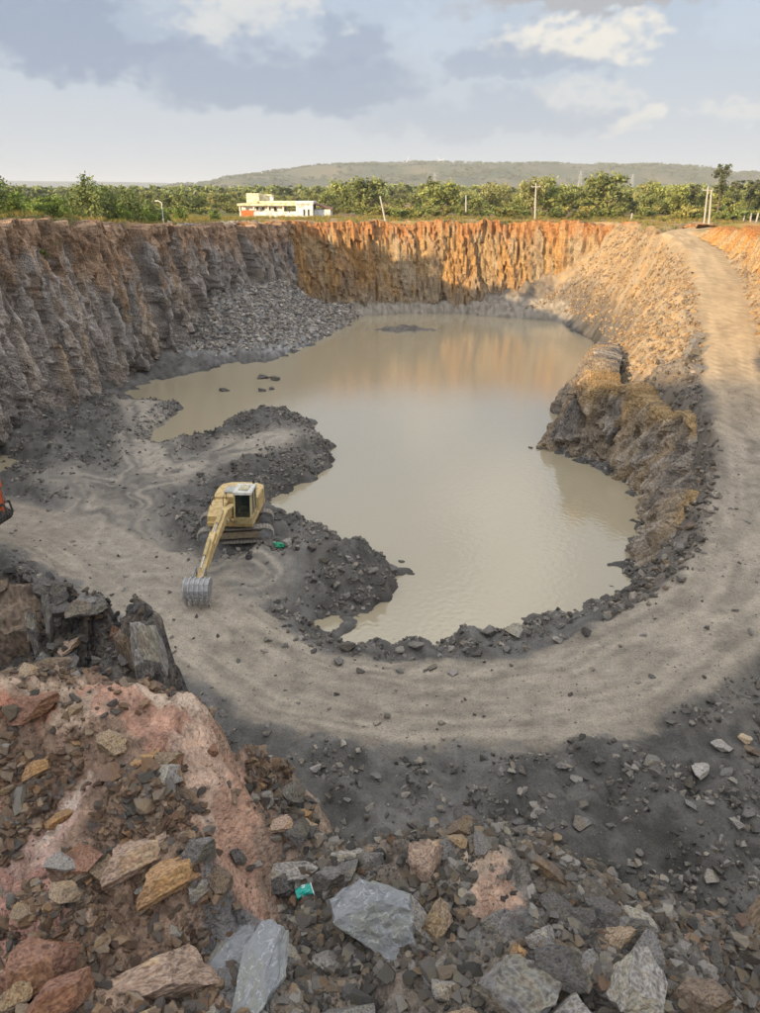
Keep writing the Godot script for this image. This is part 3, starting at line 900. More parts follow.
	for k in prof.size() - 1:
		var d := Vector2(prof[k + 1][0] - prof[k][0], prof[k + 1][1] - prof[k][1]).orthogonal().normalized() * -0.035
		prism(st, P.call(kx, [prof[k], prof[k + 1], [prof[k + 1][0] - d.x, prof[k + 1][1] - d.y], [prof[k][0] - d.x, prof[k][1] - d.y]]), -W, W)
	prism(st, P.call(kx, [[-0.18, 0.16], [0.14, 0.16], [0.12, -0.12], [-0.15, -0.12]]), -0.3, 0.3, Transform3D(), 0.02)
	var bk: Node = part.call("bucket", st, steel)
	for z in [-W, W - 0.04]:
		st = flat_tool()
		prism(st, P.call(kx, [[0.1, 0.08], [0.36, 0.0], [0.51, -0.22], [0.54, -0.5], [0.41, -0.77], [0.15, -0.93], [-0.12, -0.97], [-0.2, -0.5]]), z, z + 0.04)
		part.call("side_plate", st, steel, bk)
	for q in 6:
		st = flat_tool()
		var z := lerpf(-W + 0.05, W - 0.05, q / 5.0)
		for k in prof.size() - 1:
			var d := Vector2(prof[k + 1][0] - prof[k][0], prof[k + 1][1] - prof[k][1]).orthogonal().normalized() * 0.04
			prism(st, P.call(kx, [prof[k], prof[k + 1], [prof[k + 1][0] - d.x, prof[k + 1][1] - d.y], [prof[k][0] - d.x, prof[k][1] - d.y]]), z - 0.03, z + 0.03)
		part.call("wear_strap", st, col.strap, bk)
	for q in 5:
		st = flat_tool()
		var z := lerpf(-W + 0.09, W - 0.09, q / 4.0)
		prism(st, P.call(kx, [[0.05, -0.86], [0.05, -1.03], [-0.2, -1.08], [-0.55, -1.0], [-0.2, -0.9]]), z - 0.06, z + 0.06)
		part.call("tooth", st, col.strap, bk)
	return o

# ---------------------------------------------------------------- plants
func crown_mesh(seed_: int, clumps: int, leaves: int, leaf: float, r: Vector3, mid: float, tint: Color) -> ArrayMesh:
	var g := RandomNumberGenerator.new()
	g.seed = seed_
	var pos := PackedVector3Array(); var col := PackedColorArray()
	for c in clumps:
		var d := Vector3(g.randfn(), g.randfn(), g.randfn()).normalized() * pow(g.randf(), 0.45)
		var cen := Vector3(d.x * r.x, mid + d.y * r.y, d.z * r.z)
		var cr := g.randf_range(0.2, 0.42) * minf(r.x, r.y)
		var ct := tint * g.randf_range(0.7, 1.35)
		for l in leaves:
			var e := Vector3(g.randfn(), g.randfn() * 0.8, g.randfn()) * cr * 0.62
			var p := cen + e
			var u := Vector3(g.randf_range(-1, 1), g.randf_range(-1, 1), g.randf_range(-1, 1)).normalized()
			var w := u.cross(Vector3(g.randf_range(-1, 1), g.randf_range(-1, 1), g.randf_range(-1, 1))).normalized()
			var k := leaf * g.randf_range(0.6, 1.4)
			for q in [p - u * k, p + w * k * 0.55, p + u * k, p - u * k, p + u * k, p - w * k * 0.55]: pos.append(q)
			var lc := ct * g.randf_range(0.75, 1.25)
			lc.a = 1.0
			for q in 6: col.append(lc)
	var arr := []
	arr.resize(Mesh.ARRAY_MAX)
	arr[Mesh.ARRAY_VERTEX] = pos
	arr[Mesh.ARRAY_COLOR] = col
	var m := ArrayMesh.new()
	m.add_surface_from_arrays(Mesh.PRIMITIVE_TRIANGLES, arr)
	return m

func trunk_mesh(seed_: int, h: float, r: float, limbs: int, spread: float) -> ArrayMesh:
	var g := RandomNumberGenerator.new()
	g.seed = seed_
	var st := flat_tool()
	var p := Vector3(0, -0.4, 0)
	var parts := 4
	var joints: Array[Vector3] = [p]
	for k in parts:
		var q := Vector3(g.randf_range(-1, 1) * r * 1.2, h * (k + 1) / parts, g.randf_range(-1, 1) * r * 1.2)
		tube(st, p, q, r * (1.0 - 0.2 * k), r * (0.8 - 0.2 * k) + 0.01, 7)
		p = q
		joints.append(p)
	for k in limbs:
		var a := joints[1 + k % 4]
		var b := a + Vector3(cos(k * 2.4), g.randf_range(0.5, 1.1), sin(k * 2.4)) * spread
		tube(st, a, b, r * 0.45, r * 0.15, 5)
	return done(st)

func leaf_mat() -> StandardMaterial3D:
	var m := StandardMaterial3D.new()
	m.vertex_color_use_as_albedo = true
	m.roughness = 0.7
	m.metallic_specular = 0.2
	m.backlight_enabled = true
	m.backlight = Color(0.5, 0.55, 0.3)
	m.cull_mode = BaseMaterial3D.CULL_DISABLED
	return m

func plant(called: String, crown: Mesh, trunk: Mesh, label: String, category: String, group: String) -> Node3D:
	var o := thing(called, Vector3.ZERO, 0, label, category, group)
	if trunk: put("trunk", trunk, mats.bark, o)
	put("crown", crown, mats.leaf, o)
	return o

# ---------------------------------------------------------------- stones
func stone(px: float, py: float, w: float, aspect: Vector3, mat: String, hi: bool, f: Callable, range_: Vector3, turn: Vector3, label: String, group := "", sink := 0.35, called := "rock") -> MeshInstance3D:
	# w: width in photo pixels; aspect: x, y, z proportions
	var p := hit(px, py, f, range_.x, range_.y, range_.z)
	if absf(p.y - f.call(p.x, p.z)) > 0.25: return null      # looked past it
	var d := (p - EYE).length()
	var r := 0.5 * w * d / FOCAL / 1.02
	return stone_at(p, r, aspect, mat, hi, turn, label, group, sink, called)

func stone_at(p: Vector3, r: float, aspect: Vector3, mat: String, hi: bool, turn: Vector3, label: String, group := "", sink := 0.35, called := "rock") -> MeshInstance3D:
	var lib := rock_hi if hi else rock_mid
	var o := put(called, lib[rng.randi() % lib.size()], mats[mat])
	o.position = p + Vector3(0, r * aspect.y * 0.68 * (1.0 - 2.0 * sink), 0)
	o.basis = Basis.from_euler(turn).scaled_local(aspect * r)
	tag(o, label, "rock", group)
	return o

func slab_mesh(seed_: int, poly: PackedVector2Array, thick: float) -> ArrayMesh:
	# split slab: an outline with worn edges, both faces slightly uneven
	var g := RandomNumberGenerator.new()
	g.seed = seed_
	var st := flat_tool()
	var dense := PackedVector2Array()
	for k in poly.size():
		var a := poly[k]; var b := poly[(k + 1) % poly.size()]
		for q in 3: dense.append(a.lerp(b, q / 3.0) + Vector2(g.randf_range(-1, 1), g.randf_range(-1, 1)) * a.distance_to(b) * 0.045)
	prism(st, dense, -thick / 2, thick / 2, Transform3D(), thick * 0.12)
	return done(st)

# ---------------------------------------------------------------- sky
var clouds_at := [   # azimuth, elevation, half width, half height (degrees), what: 0 blue-grey body, 1 bright top, 2 grey sheet, 3 clear
	[-19.0, 8.6, 9.5, 2.7, 0, 0.95], [-6.5, 6.2, 9.0, 2.2, 0, 0.8], [-2.0, 8.6, 2.6, 2.0, 0, 0.7], [-9.5, 10.3, 3.4, 1.1, 1, 0.55], [-4.6, 10.8, 1.6, 0.9, 1, 0.5], [-14.0, 9.8, 2.4, 1.0, 3, 0.35],
	[13.4, 8.9, 4.3, 1.25, 1, 1.0], [9.2, 9.0, 2.2, 0.8, 1, 0.5], [9.0, 7.5, 5.5, 1.3, 0, 0.55], [17.2, 4.9, 1.9, 0.95, 1, 0.8], [13.6, 5.9, 2.6, 0.7, 1, 0.4], [23.5, 4.4, 2.4, 0.7, 1, 0.45], [13.5, 11.2, 8.5, 0.95, 2, 1.0], [8.0, 4.5, 9.0, 1.6, 0, 0.35], [23.0, 9.5, 3.0, 1.2, 3, 0.5], [4.0, 9.6, 2.2, 1.6, 3, 0.5]]

func sky_color(az: float, el: float) -> Color:
	var n := ns("skya", FastNoiseLite.TYPE_SIMPLEX, 5)
	var m := ns("skyb", FastNoiseLite.TYPE_SIMPLEX, 4)
	var e := maxf(el, 0.0)
	var c := Color(0.35, 0.375, 0.40).lerp(Color(0.27, 0.325, 0.40), smoothstep(0.0, 14.0, e))
	var d := Vector3(sin(deg_to_rad(az)) * cos(deg_to_rad(e)), sin(deg_to_rad(e)), -cos(deg_to_rad(az)) * cos(deg_to_rad(e)))
	var up := 1.0 / (0.16 + d.y)                      # clouds lie in layers: flatten them towards the horizon
	var q := Vector3(d.x * up, d.z * up, 0.0)
	# drifting cloud over the whole sky
	var general := n.get_noise_2d(q.x * 1.15 + 4.0, q.y * 1.15) + 0.3 * m.get_noise_2d(q.x * 4, q.y * 4)
	var gd := smoothstep(-0.05, 0.35, general) * smoothstep(9.0, 17.0, el + (16.0 if absf(az) > 40.0 else 0.0) * smoothstep(40.0, 60.0, absf(az)))
	c = c.lerp(Color(0.35, 0.352, 0.36), smoothstep(16.0, 30.0, el) * 0.6)
	c = c.lerp(Color(0.375, 0.372, 0.374), gd * 0.8)
	c = c.lerp(Color(0.66, 0.645, 0.61), smoothstep(0.05, 0.45, general) * smoothstep(12.0, 20.0, el) * 0.8)
	if absf(az) < 60.0 and el < 22.0:
		var wx := az + 2.6 * n.get_noise_2d(az * 0.11 + 17.3, el * 0.22 + 3.1) + 0.9 * m.get_noise_2d(az * 0.5 + 71.7, el * 0.8 + 5.3)
		var wy := el + 1.0 * n.get_noise_2d(az * 0.11 + 40, el * 0.22) + 0.55 * m.get_noise_2d(az * 0.5 + 30, el * 0.8)
		for k in clouds_at:
			var u: float = (wx - k[0]) / k[2]; var v: float = (wy - k[1]) / k[3]
			if k[4] == 0 and v < 0: v *= 1.5
			var r := u * u + v * v
			if r > 4.0: continue
			var a: float = k[5]
			match int(k[4]):
				0: c = c.lerp(Color(0.19, 0.232, 0.305), a * (1.0 - smoothstep(0.35, 1.5, r)))
				1:
					var puff := 1.0 - smoothstep(0.05, 1.5, r + 0.6 * m.get_noise_2d(az * 0.7 + 9, el * 1.1))
					c = c.lerp(Color(0.50, 0.48, 0.435), a * puff * (0.75 + 0.25 * smoothstep(-1.0, 0.5, v)))
				2: c = c.lerp(Color(0.265, 0.275, 0.292), a * (1.0 - smoothstep(0.5, 1.4, r)))
				3: c = c.lerp(Color(0.33, 0.385, 0.45), a * (1.0 - smoothstep(0.2, 1.4, r)))
	# cloud cover is brighter overhead than along the horizon
	c = c * 0.84 * (1.0 + 1.0 * smoothstep(10.0, 60.0, el))
	# brighter air round the low sun
	var s := maxf(0.0, d.dot(Vector3(-0.694, 0.188, 0.694)))
	c = c * (1.0 + 0.6 * s * s) + Color(0.22, 0.17, 0.09) * pow(s, 6.0)
	c.a = 1.0
	return c

func sky_image() -> ImageTexture:
	var W := 4096; var H := 2048
	var low := Image.create(512, 256, false, Image.FORMAT_RGBAF)
	for j in 256:
		for i in 512:
			low.set_pixel(i, j, sky_color(wrapf((i + 0.5) / 512.0 * 360.0, -180.0, 180.0), 90.0 - (j + 0.5) / 256.0 * 180.0))
	low.resize(W, H, Image.INTERPOLATE_CUBIC)
	var r0 := int((90.0 - 16.0) / 180.0 * H); var r1 := int((90.0 + 0.5) / 180.0 * H)
	for j in range(r0, r1):
		for k in range(-410, 410):          # the panorama's first column looks along -z
			var i := posmod(k, W)
			low.set_pixel(i, j, sky_color((k + 0.5) / W * 360.0, 90.0 - (j + 0.5) / H * 180.0))
	return ImageTexture.create_from_image(low)

# ---------------------------------------------------------------- far country
func plain_height(x: float, z: float) -> float:
	var d := maxf(0.0, maxf(absf(x) - 90.0, maxf(-z - 160.0, z - 26.0)))
	var n: float = ns("plain", FastNoiseLite.TYPE_SIMPLEX, 3).get_noise_2d(x * 0.0012, z * 0.0012)
	return plateau(clampf(x, -72, 88), clampf(z, -160, 25)) - 0.12 + smoothstep(40.0, 900.0, d) * (-1.5 + 5.0 * n)

func plain_color(p: Vector3, n: Vector3) -> Color:
	var f: float = ns("fieldcell", FastNoiseLite.TYPE_CELLULAR).get_noise_2d(p.x * 0.011 + 0.002 * p.z, p.z * 0.006)
	var a: float = ns("ca", FastNoiseLite.TYPE_SIMPLEX, 4).get_noise_2d(p.x * 0.02, p.z * 0.02)
	var c := Color(0.18, 0.215, 0.07).lerp(Color(0.28, 0.27, 0.12), clampf(0.4 + 0.8 * f, 0, 1))
	c = c.lerp(Color(0.36, 0.235, 0.15), smoothstep(0.45, 0.7, f + 0.4 * a))
	c = c * (1.0 + 0.5 * a)
	c.a = 1.0
	return c

const HILL := [[-3400, 0.0], [-1250, 0.0], [-900, 10.0], [-700, 38.0], [-560, 64.0], [-400, 86.0], [-220, 104.0], [0, 116.0], [500, 112.0], [1000, 108.0], [1250, 100.0], [1420, 70.0], [1600, 50.0], [2200, 42.0], [3600, 30.0]]
const RIDGE_FAR := [[-9000, 60.0], [-4600, 120.0], [-4000, 118.0], [-3300, 96.0], [-2500, 88.0], [-1200, 70.0], [2000, 50.0], [9000, 50.0]]

func along(x: float, line: Array) -> float:
	for k in line.size() - 1:
		if x <= line[k + 1][0]:
			return lerpf(line[k][1], line[k + 1][1], smoothstep(0.0, 1.0, clampf((x - line[k][0]) / (line[k + 1][0] - line[k][0]), 0, 1)))
	return line[-1][1]

func hill_height(x: float, z: float) -> float:
	var n: float = ns("hilln", FastNoiseLite.TYPE_SIMPLEX, 4).get_noise_2d(x * 0.0022, z * 0.0022)
	return 6.0 + (along(x, HILL) + 7.0) * smoothstep(-2100.0, -3300.0, z + 260.0 * n) * (1.0 + 0.07 * n)

func ridge_height(x: float, z: float) -> float:
	var n: float = ns("hilln", FastNoiseLite.TYPE_SIMPLEX, 4).get_noise_2d(x * 0.001, z * 0.001)
	return 2.0 + (along(x, RIDGE_FAR) + 12.0) * smoothstep(-5200.0, -6800.0, z + 400.0 * n) * (1.0 + 0.05 * n)

func hill_color(p: Vector3, n: Vector3) -> Color:
	var a: float = ns("ca", FastNoiseLite.TYPE_SIMPLEX, 4).get_noise_2d(p.x * 0.006, p.z * 0.003)
	var c := Color(0.10, 0.125, 0.06).lerp(Color(0.20, 0.185, 0.105), clampf(0.45 + 1.1 * a, 0, 1))
	c.a = 1.0
	return c

func bank_height(x: float, z: float) -> float:
	var n: float = ns("bank", FastNoiseLite.TYPE_SIMPLEX, 4).get_noise_2d(x * 0.08, z * 0.08)
	var r := 14.0 * smoothstep(16.0, 0.0, absf(z - 26.0)) * smoothstep(-150.0, -135.0, x) * smoothstep(46.0, 30.0, x)
	return 13.7 + r + minf(r, 1.0) * 0.5 * n

func utility_pole(px: float, top: float, foot: float, dist: float, lean_px: float, arm: bool, label: String) -> void:
	var b := atz(px, foot, -dist)
	var g := plain_height(b.x, b.z) if dist > 158 else land(b.x, b.z)
	b.y = g
	var t := atz(px + lean_px, top, -dist)
	var h := t.y - g
	var o := thing("utility_pole", b, 0, label, "utility pole", "poles along the fields behind the quarry")
	var st := flat_tool()
	tube(st, Vector3(0, -0.3, 0), Vector3(t.x - b.x, h, 0), 0.16, 0.11, 8)
	put("shaft", done(st), mats.pole, o)
	if arm:
		st = flat_tool()
		box(st, Vector3(t.x - b.x - 0.8, h - 0.5, -0.06), Vector3(t.x - b.x + 0.8, h - 0.38, 0.06), Transform3D(), 0.0)
		put("cross_arm", done(st), mats.pole, o)
		for x in [-0.7, 0.0, 0.7]:
			st = flat_tool()
			tube(st, Vector3(t.x - b.x + x, h - 0.4, 0), Vector3(t.x - b.x + x, h - 0.12 if x != 0.0 else h + 0.2, 0), 0.05, 0.05, 6)
			put("insulator", done(st), mats.pole, o)

func pylon(px: float, top: float, dist: float, label: String) -> void:
	var t := atz(px, top, -dist)
	var g := hill_height(t.x, -dist) if dist > 2200 else plain_height(t.x, -dist)
	var h := t.y - g
	var o := thing("power_pylon", Vector3(t.x, g, -dist), 0, label, "pylon", "lattice pylons on the plain")
	var st := flat_tool()
	var w := h * 0.11
	for a in [[-1, -1], [1, -1], [1, 1], [-1, 1]]:
		tube(st, Vector3(a[0] * w, -1, a[1] * w), Vector3(a[0] * w * 0.15, h, a[1] * w * 0.15), 0.45, 0.3, 4)
	for k in 6:
		var y0 := h * k / 6.5; var y1 := h * (k + 1) / 6.5
		var w0 := lerpf(w, w * 0.15, y0 / h); var w1 := lerpf(w, w * 0.15, y1 / h)
		for s in [-1, 1]:
			tube(st, Vector3(-w0, y0, s * w0), Vector3(w1, y1, s * w1), 0.25, 0.25, 4)
			tube(st, Vector3(w0, y0, s * w0), Vector3(-w1, y1, s * w1), 0.25, 0.25, 4)
	put("lattice", done(st), mats.pylon, o)
	for k in 3:
		st = flat_tool()
		var y := h * (0.72 + 0.12 * k)
		tube(st, Vector3(-h * 0.14, y, 0), Vector3(h * 0.14, y, 0), 0.35, 0.35, 4)
		put("cross_arm", done(st), mats.pylon, o)

func turbine(px: float, hub_py: float, turn: float, label: String) -> void:
	var z := -3700.0
	var t := atz(px, hub_py, z)
	var g := hill_height(t.x, z)
	var h := t.y - g
	var o := thing("wind_turbine", Vector3(t.x, g, z), 0.3, label, "wind turbine", "wind turbines on the flat hill")
	var st := flat_tool()
	tube(st, Vector3(0, -3, 0), Vector3(0, h, 0), 2.4, 1.6, 10)
	put("tower", done(st), mats.turbine, o)
	st = flat_tool()
	box(st, Vector3(-2, h - 2, -5), Vector3(2, h + 2, 5), Transform3D(), 0.5)
	put("nacelle", done(st), mats.turbine, o)
	for k in 3:
		st = flat_tool()
		var a := turn + TAU * k / 3
		var d := Vector3(sin(a), cos(a), 0); var s := Vector3(d.y, -d.x, 0)
		var c := Vector3(0, h, 5.6)
		var tip := c + d * 27.0
		for e in [0.3, -0.3]:
			var f := Vector3(0, 0, e)
			quad(st, c - s * 1.1 + f, c + s * 1.5 + f, tip + s * 0.4 + f, tip - s * 0.3 + f)
		quad(st, c + s * 1.5 + Vector3(0, 0, 0.3), c + s * 1.5 - Vector3(0, 0, 0.3), tip + s * 0.4 - Vector3(0, 0, 0.3), tip + s * 0.4 + Vector3(0, 0, 0.3))
		quad(st, c - s * 1.1 + Vector3(0, 0, 0.3), tip - s * 0.3 + Vector3(0, 0, 0.3), tip - s * 0.3 - Vector3(0, 0, 0.3), c - s * 1.1 - Vector3(0, 0, 0.3))
		put("blade", done(st), mats.turbine, o)

func house() -> void:
	# low white house with a cream upper storey, stair tower and a lean-to with a dark red roof
	var d := 158.0
	var c := atz(284, 205, -d)
	var g := plain_height(c.x, -d) - 0.3
	var o := thing("house", Vector3(c.x, g, -d), 0.0, "white and cream flat-roofed house with orange panel beyond the quarry rim", "house")
	var X := func(px: float) -> float: return atz(px, 205, -d).x - c.x
	var Y := func(py: float) -> float: return atz(284, py, -d).y - g
	var bx := func(name_: String, px0: float, px1: float, py0: float, py1: float, z0: float, z1: float, m: Material, parent: Node = null) -> Node:
		return put(name_, box_mesh(Vector3(X.call(px0), Y.call(py1), z0), Vector3(X.call(px1), Y.call(py0), z1), 0.03), m, parent if parent else o)
	bx.call("ground_floor", 239, 296, 211.5, 226, -7, 0, mats.white_wall)
	bx.call("veranda_back_wall", 240, 283, 206, 211.4, -7, -1.6, mats.white_wall)
	bx.call("orange_panel", 240.5, 253, 210.2, 216.2, 0.02, 0.1, mats.orange_panel)
	for q in [256, 262, 268, 274]:
		var wn: Node = bx.call("window", q - 1.6, q + 1.6, 206.8, 211.0, -1.62, -1.54, mats.white_wall)
		bx.call("pane", q - 1.2, q + 1.2, 207.2, 210.6, -1.56, -1.52, mats.dark_pane, wn)
	for q in [239.5, 253.5, 268, 283]: bx.call("column", q - 0.6, q + 0.6, 206, 211.4, -0.6, -0.1, mats.white_wall)
	var slab: Node = bx.call("floor_slab", 237.5, 297, 203.6, 205.9, -7.3, 0.4, mats.cream)
	bx.call("upper_floor", 246, 296, 202, 203.5, -6.8, -1.4, mats.cream)
	bx.call("parapet", 257, 296.5, 201.2, 203.4, -6.9, -1.0, mats.cream)
	bx.call("stair_tower", 246, 258.5, 193.3, 203.4, -5.5, -1.0, mats.cream)
	bx.call("roof_room", 258.6, 270, 194.5, 201.1, -6.8, -3.2, mats.cream)
	var tank := flat_tool()
	tube(tank, Vector3(X.call(270.5), Y.call(201), -2.4), Vector3(X.call(270.5), Y.call(197), -2.4), 0.35, 0.35, 12)
	put("water_tank", done(tank), mats.white_wall, o)
	bx.call("front_block", 296.2, 313, 204.5, 226, -7.2, 0.6, mats.white_wall)
	bx.call("block_parapet", 295.6, 313.6, 201.2, 204.4, -7.4, 0.8, mats.white_wall)
	for q in [304.2, 308.6]:
		var wn: Node = bx.call("window", q - 1.4, q + 1.4, 208.6, 216.2, 0.56, 0.66, mats.white_wall)
		bx.call("pane", q - 0.95, q + 0.95, 209.2, 215.6, 0.62, 0.69, mats.dark_pane, wn)
	bx.call("side_wing", 313.1, 330, 209.5, 226, -8, -1.5, mats.white_wall)
	var st := flat_tool()
	prism(st, PackedVector2Array([Vector2(X.call(312.8), Y.call(203.2)), Vector2(X.call(332), Y.call(208.6)), Vector2(X.call(332), Y.call(209.8)), Vector2(X.call(312.8), Y.call(204.6))]), -8.4, -1.0)
	put("lean_to_roof", done(st), mats.tile_red, o)
	st = flat_tool()
	tube(st, Vector3(X.call(289), Y.call(213), 0.0), Vector3(X.call(289), Y.call(209), 0.35), 0.05, 0.05, 6)
	put("drain_pipe", done(st), mats.dark_pane, o)

# ---------------------------------------------------------------- the scene
func _ready() -> void:
	rng.seed = 4711
	var cam := Camera3D.new()
	cam.name = "camera"
	cam.fov = rad_to_deg(2.0 * atan(506.5 / FOCAL))
	cam.position = EYE
	cam.rotation_degrees = Vector3(-PITCH, 0, 0)
	cam.near = 0.1
	cam.far = 20000.0
	add_child(cam)
	cam.current = true
	var env := Environment.new()
	env.background_mode = Environment.BG_SKY
	var pano := PanoramaSkyMaterial.new()
	pano.panorama = sky_image()
	var sky := Sky.new()
	sky.sky_material = pano
	env.sky = sky
	env.background_energy_multiplier = 1.0
	env.tonemap_mode = Environment.TONE_MAPPER_LINEAR
	env.tonemap_exposure = 2.1
	env.fog_enabled = true
	env.fog_density = 0.00014
	env.fog_light_color = Color(0.86, 0.89, 0.93)
	env.sdfgi_enabled = true
	env.ssao_enabled = true
	env.ssil_enabled = true
	var we := WorldEnvironment.new()
	we.name = "world_environment"
	we.environment = env
	add_child(we)
	var sun := DirectionalLight3D.new()
	sun.name = "sun"
	sun.light_energy = 1.18
	sun.light_color = Color(1.0, 0.87, 0.68)
	sun.light_angular_distance = 0.6
	sun.shadow_enabled = true
	add_child(sun)
	sun.basis = Basis.looking_at(Vector3(0.70, -0.19, -0.70))

	make_materials()
	mats.leaf = leaf_mat()
	mats.bark = paint(Color(0.16, 0.12, 0.09), 0.9)
	mats.pole = paint(Color(0.42, 0.41, 0.39), 0.8)
	mats.pylon = paint(Color(0.35, 0.36, 0.38), 0.6)
	mats.turbine = paint(Color(0.8, 0.8, 0.8), 0.5)
	mats.white_wall = dirty(Color(0.78, 0.78, 0.80), 0.8, 0.25)
	mats.cream = dirty(Color(0.76, 0.70, 0.50), 0.8, 0.25)
	mats.orange_panel = dirty(Color(0.62, 0.17, 0.05), 0.7, 0.5)
	mats.dark_pane = paint(Color(0.05, 0.06, 0.08), 0.1)
	mats.tile_red = dirty(Color(0.20, 0.10, 0.085), 0.9, 0.4)
	build_land()
	build_faces()
	build_far()
	build_ledges()
	build_machines()
	build_pit_stones()
	build_ledge_stones()
	build_plants()
	build_small()

func build_land() -> void:
	make_grids()
	var xs := steps([[-71.5, -34.0, 1.2], [-34.0, -20.0, 0.35], [-20.0, 20.0, 0.2], [20.0, 42.0, 0.32], [42.0, 87.5, 1.3]])
	var zs := steps([[26.0, -5.0, 1.2], [-5.0, -16.0, 0.5], [-16.0, -40.0, 0.16], [-40.0, -70.0, 0.26], [-70.0, -136.0, 0.48], [-136.0, -160.0, 1.0]])
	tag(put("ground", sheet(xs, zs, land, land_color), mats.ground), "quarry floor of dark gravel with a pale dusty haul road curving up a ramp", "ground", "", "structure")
	var wm := StandardMaterial3D.new()
	wm.albedo_color = Color(0.335, 0.285, 0.195).linear_to_srgb()
	wm.roughness = 0.06
	wm.metallic_specular = 0.9
	wm.uv1_triplanar = true
	wm.uv1_world_triplanar = true
	wm.uv1_scale = Vector3.ONE / 6.0
	wm.heightmap_enabled = true
	wm.heightmap_texture = noise_tex("ripple", FastNoiseLite.TYPE_SIMPLEX, 0.02, 3, [], 512)
	wm.heightmap_scale = 0.7
	var st := flat_tool()
	quad(st, Vector3(-26.3, 0, -18), Vector3(-26.3, 0, -131), Vector3(34, 0, -131), Vector3(34, 0, -18))
	tag(put("water", done(st), wm), "still muddy brown water filling the quarry pit", "water", "", "structure")
	st = flat_tool()
	quad(st, Vector3(-36, 0, -45), Vector3(-36, 0, -58), Vector3(-26.32, 0, -58), Vector3(-26.32, 0, -45))
	tag(put("water", done(st), wm), "small pool at the foot of the shaded side wall", "water", "", "structure")

func build_faces() -> void:
	rock_face("quarry_wall", [[-34.5, 4, 6.0, 16.8], [-34, -20, -0.5, 17.0], [-32, -44, -0.4, 17.1], [-30.2, -56, -0.4, 17.1], [-28.0, -70, -0.4, 16.6], [-27.0, -80, -0.4, 16.0], [-25.6, -92, -0.4, 15.4], [-22.5, -105, 0.5, 14.9], [-18.2, -118, 1.0, 14.6], [-13, -126, 0.5, 14.6]], 2.0, "side", shade_side, 0.3, 0.28, 1.25, 4.0, "shaded grey-brown blasted rock wall with rusty band along its top")
	rock_face("quarry_wall", [[-19, -119.5, 0.0, 14.6], [-12.5, -127.2, 0.0, 14.5], [-5, -130.2, 0.0, 14.5], [5, -131.6, 0.0, 14.5], [15, -131.6, 0.0, 14.5], [26, -129.8, 0.0, 14.5], [33, -125.5, 0.0, 14.5], [39.5, -120, 6.0, 14.5], [42, -112, 12.0, 14.4]], 2.6, "back", shade_back, 0.3, 0.28, 1.1, 4.0, "sunlit orange-ochre blasted rock wall across the far end of the water")
	rock_face("rock_outcrop", [[27.5, -93, -0.6, 1.5], [23.5, -84, -0.6, 3.2], [19.5, -76, -0.6, 5.0], [15.8, -66, -0.6, 6.0], [13.9, -60, -0.6, 6.0], [13.7, -57, -0.6, 5.9], [15.2, -54, -0.6, 5.8], [16.6, -51, -0.6, 5.5], [17.6, -47.5, -0.6, 5.0], [17.2, -44.5, -0.6, 4.4], [15.2, -39.8, -0.6, 3.6], [13.4, -36.2, -0.6, 2.6], [12.6, -33.8, -0.6, 1.4]], 2.8, "outcrop", shade_outcrop, 0.2, 0.2, 0.95, 2.4, "dark jagged rock outcrop rising from the water below the ramp", 2.6)
	rock_face("road_cutting", [[39.6, -99, 14.0, 15.0], [39.0, -92, 13.2, 15.1], [37.6, -84, 12.1, 15.4], [35.8, -76, 11.0, 15.6], [33.8, -68, 9.6, 15.7], [31.4, -58, 7.8, 15.5], [29, -48, 6.2, 15.3]], 1.6, "cutting", shade_cutting, 0.25, 0.22, 0.5, 4.0, "bright orange earth cutting on the outer side of the ramp")
	var xs := steps([[-155.0, 50.0, 1.2]]); var zs := steps([[43.0, 9.0, 0.8]])
	tag(put("added_shade_bank", sheet(xs, zs, bank_height, func(p: Vector3, n: Vector3) -> Color: return Color(0.3, 0.25, 0.19)), mats.ground), "long unseen brown bank added behind the viewpoint to shade the near side", "bank", "", "structure")  # unseen bank, added so that its shadow covers the ledge and near floor

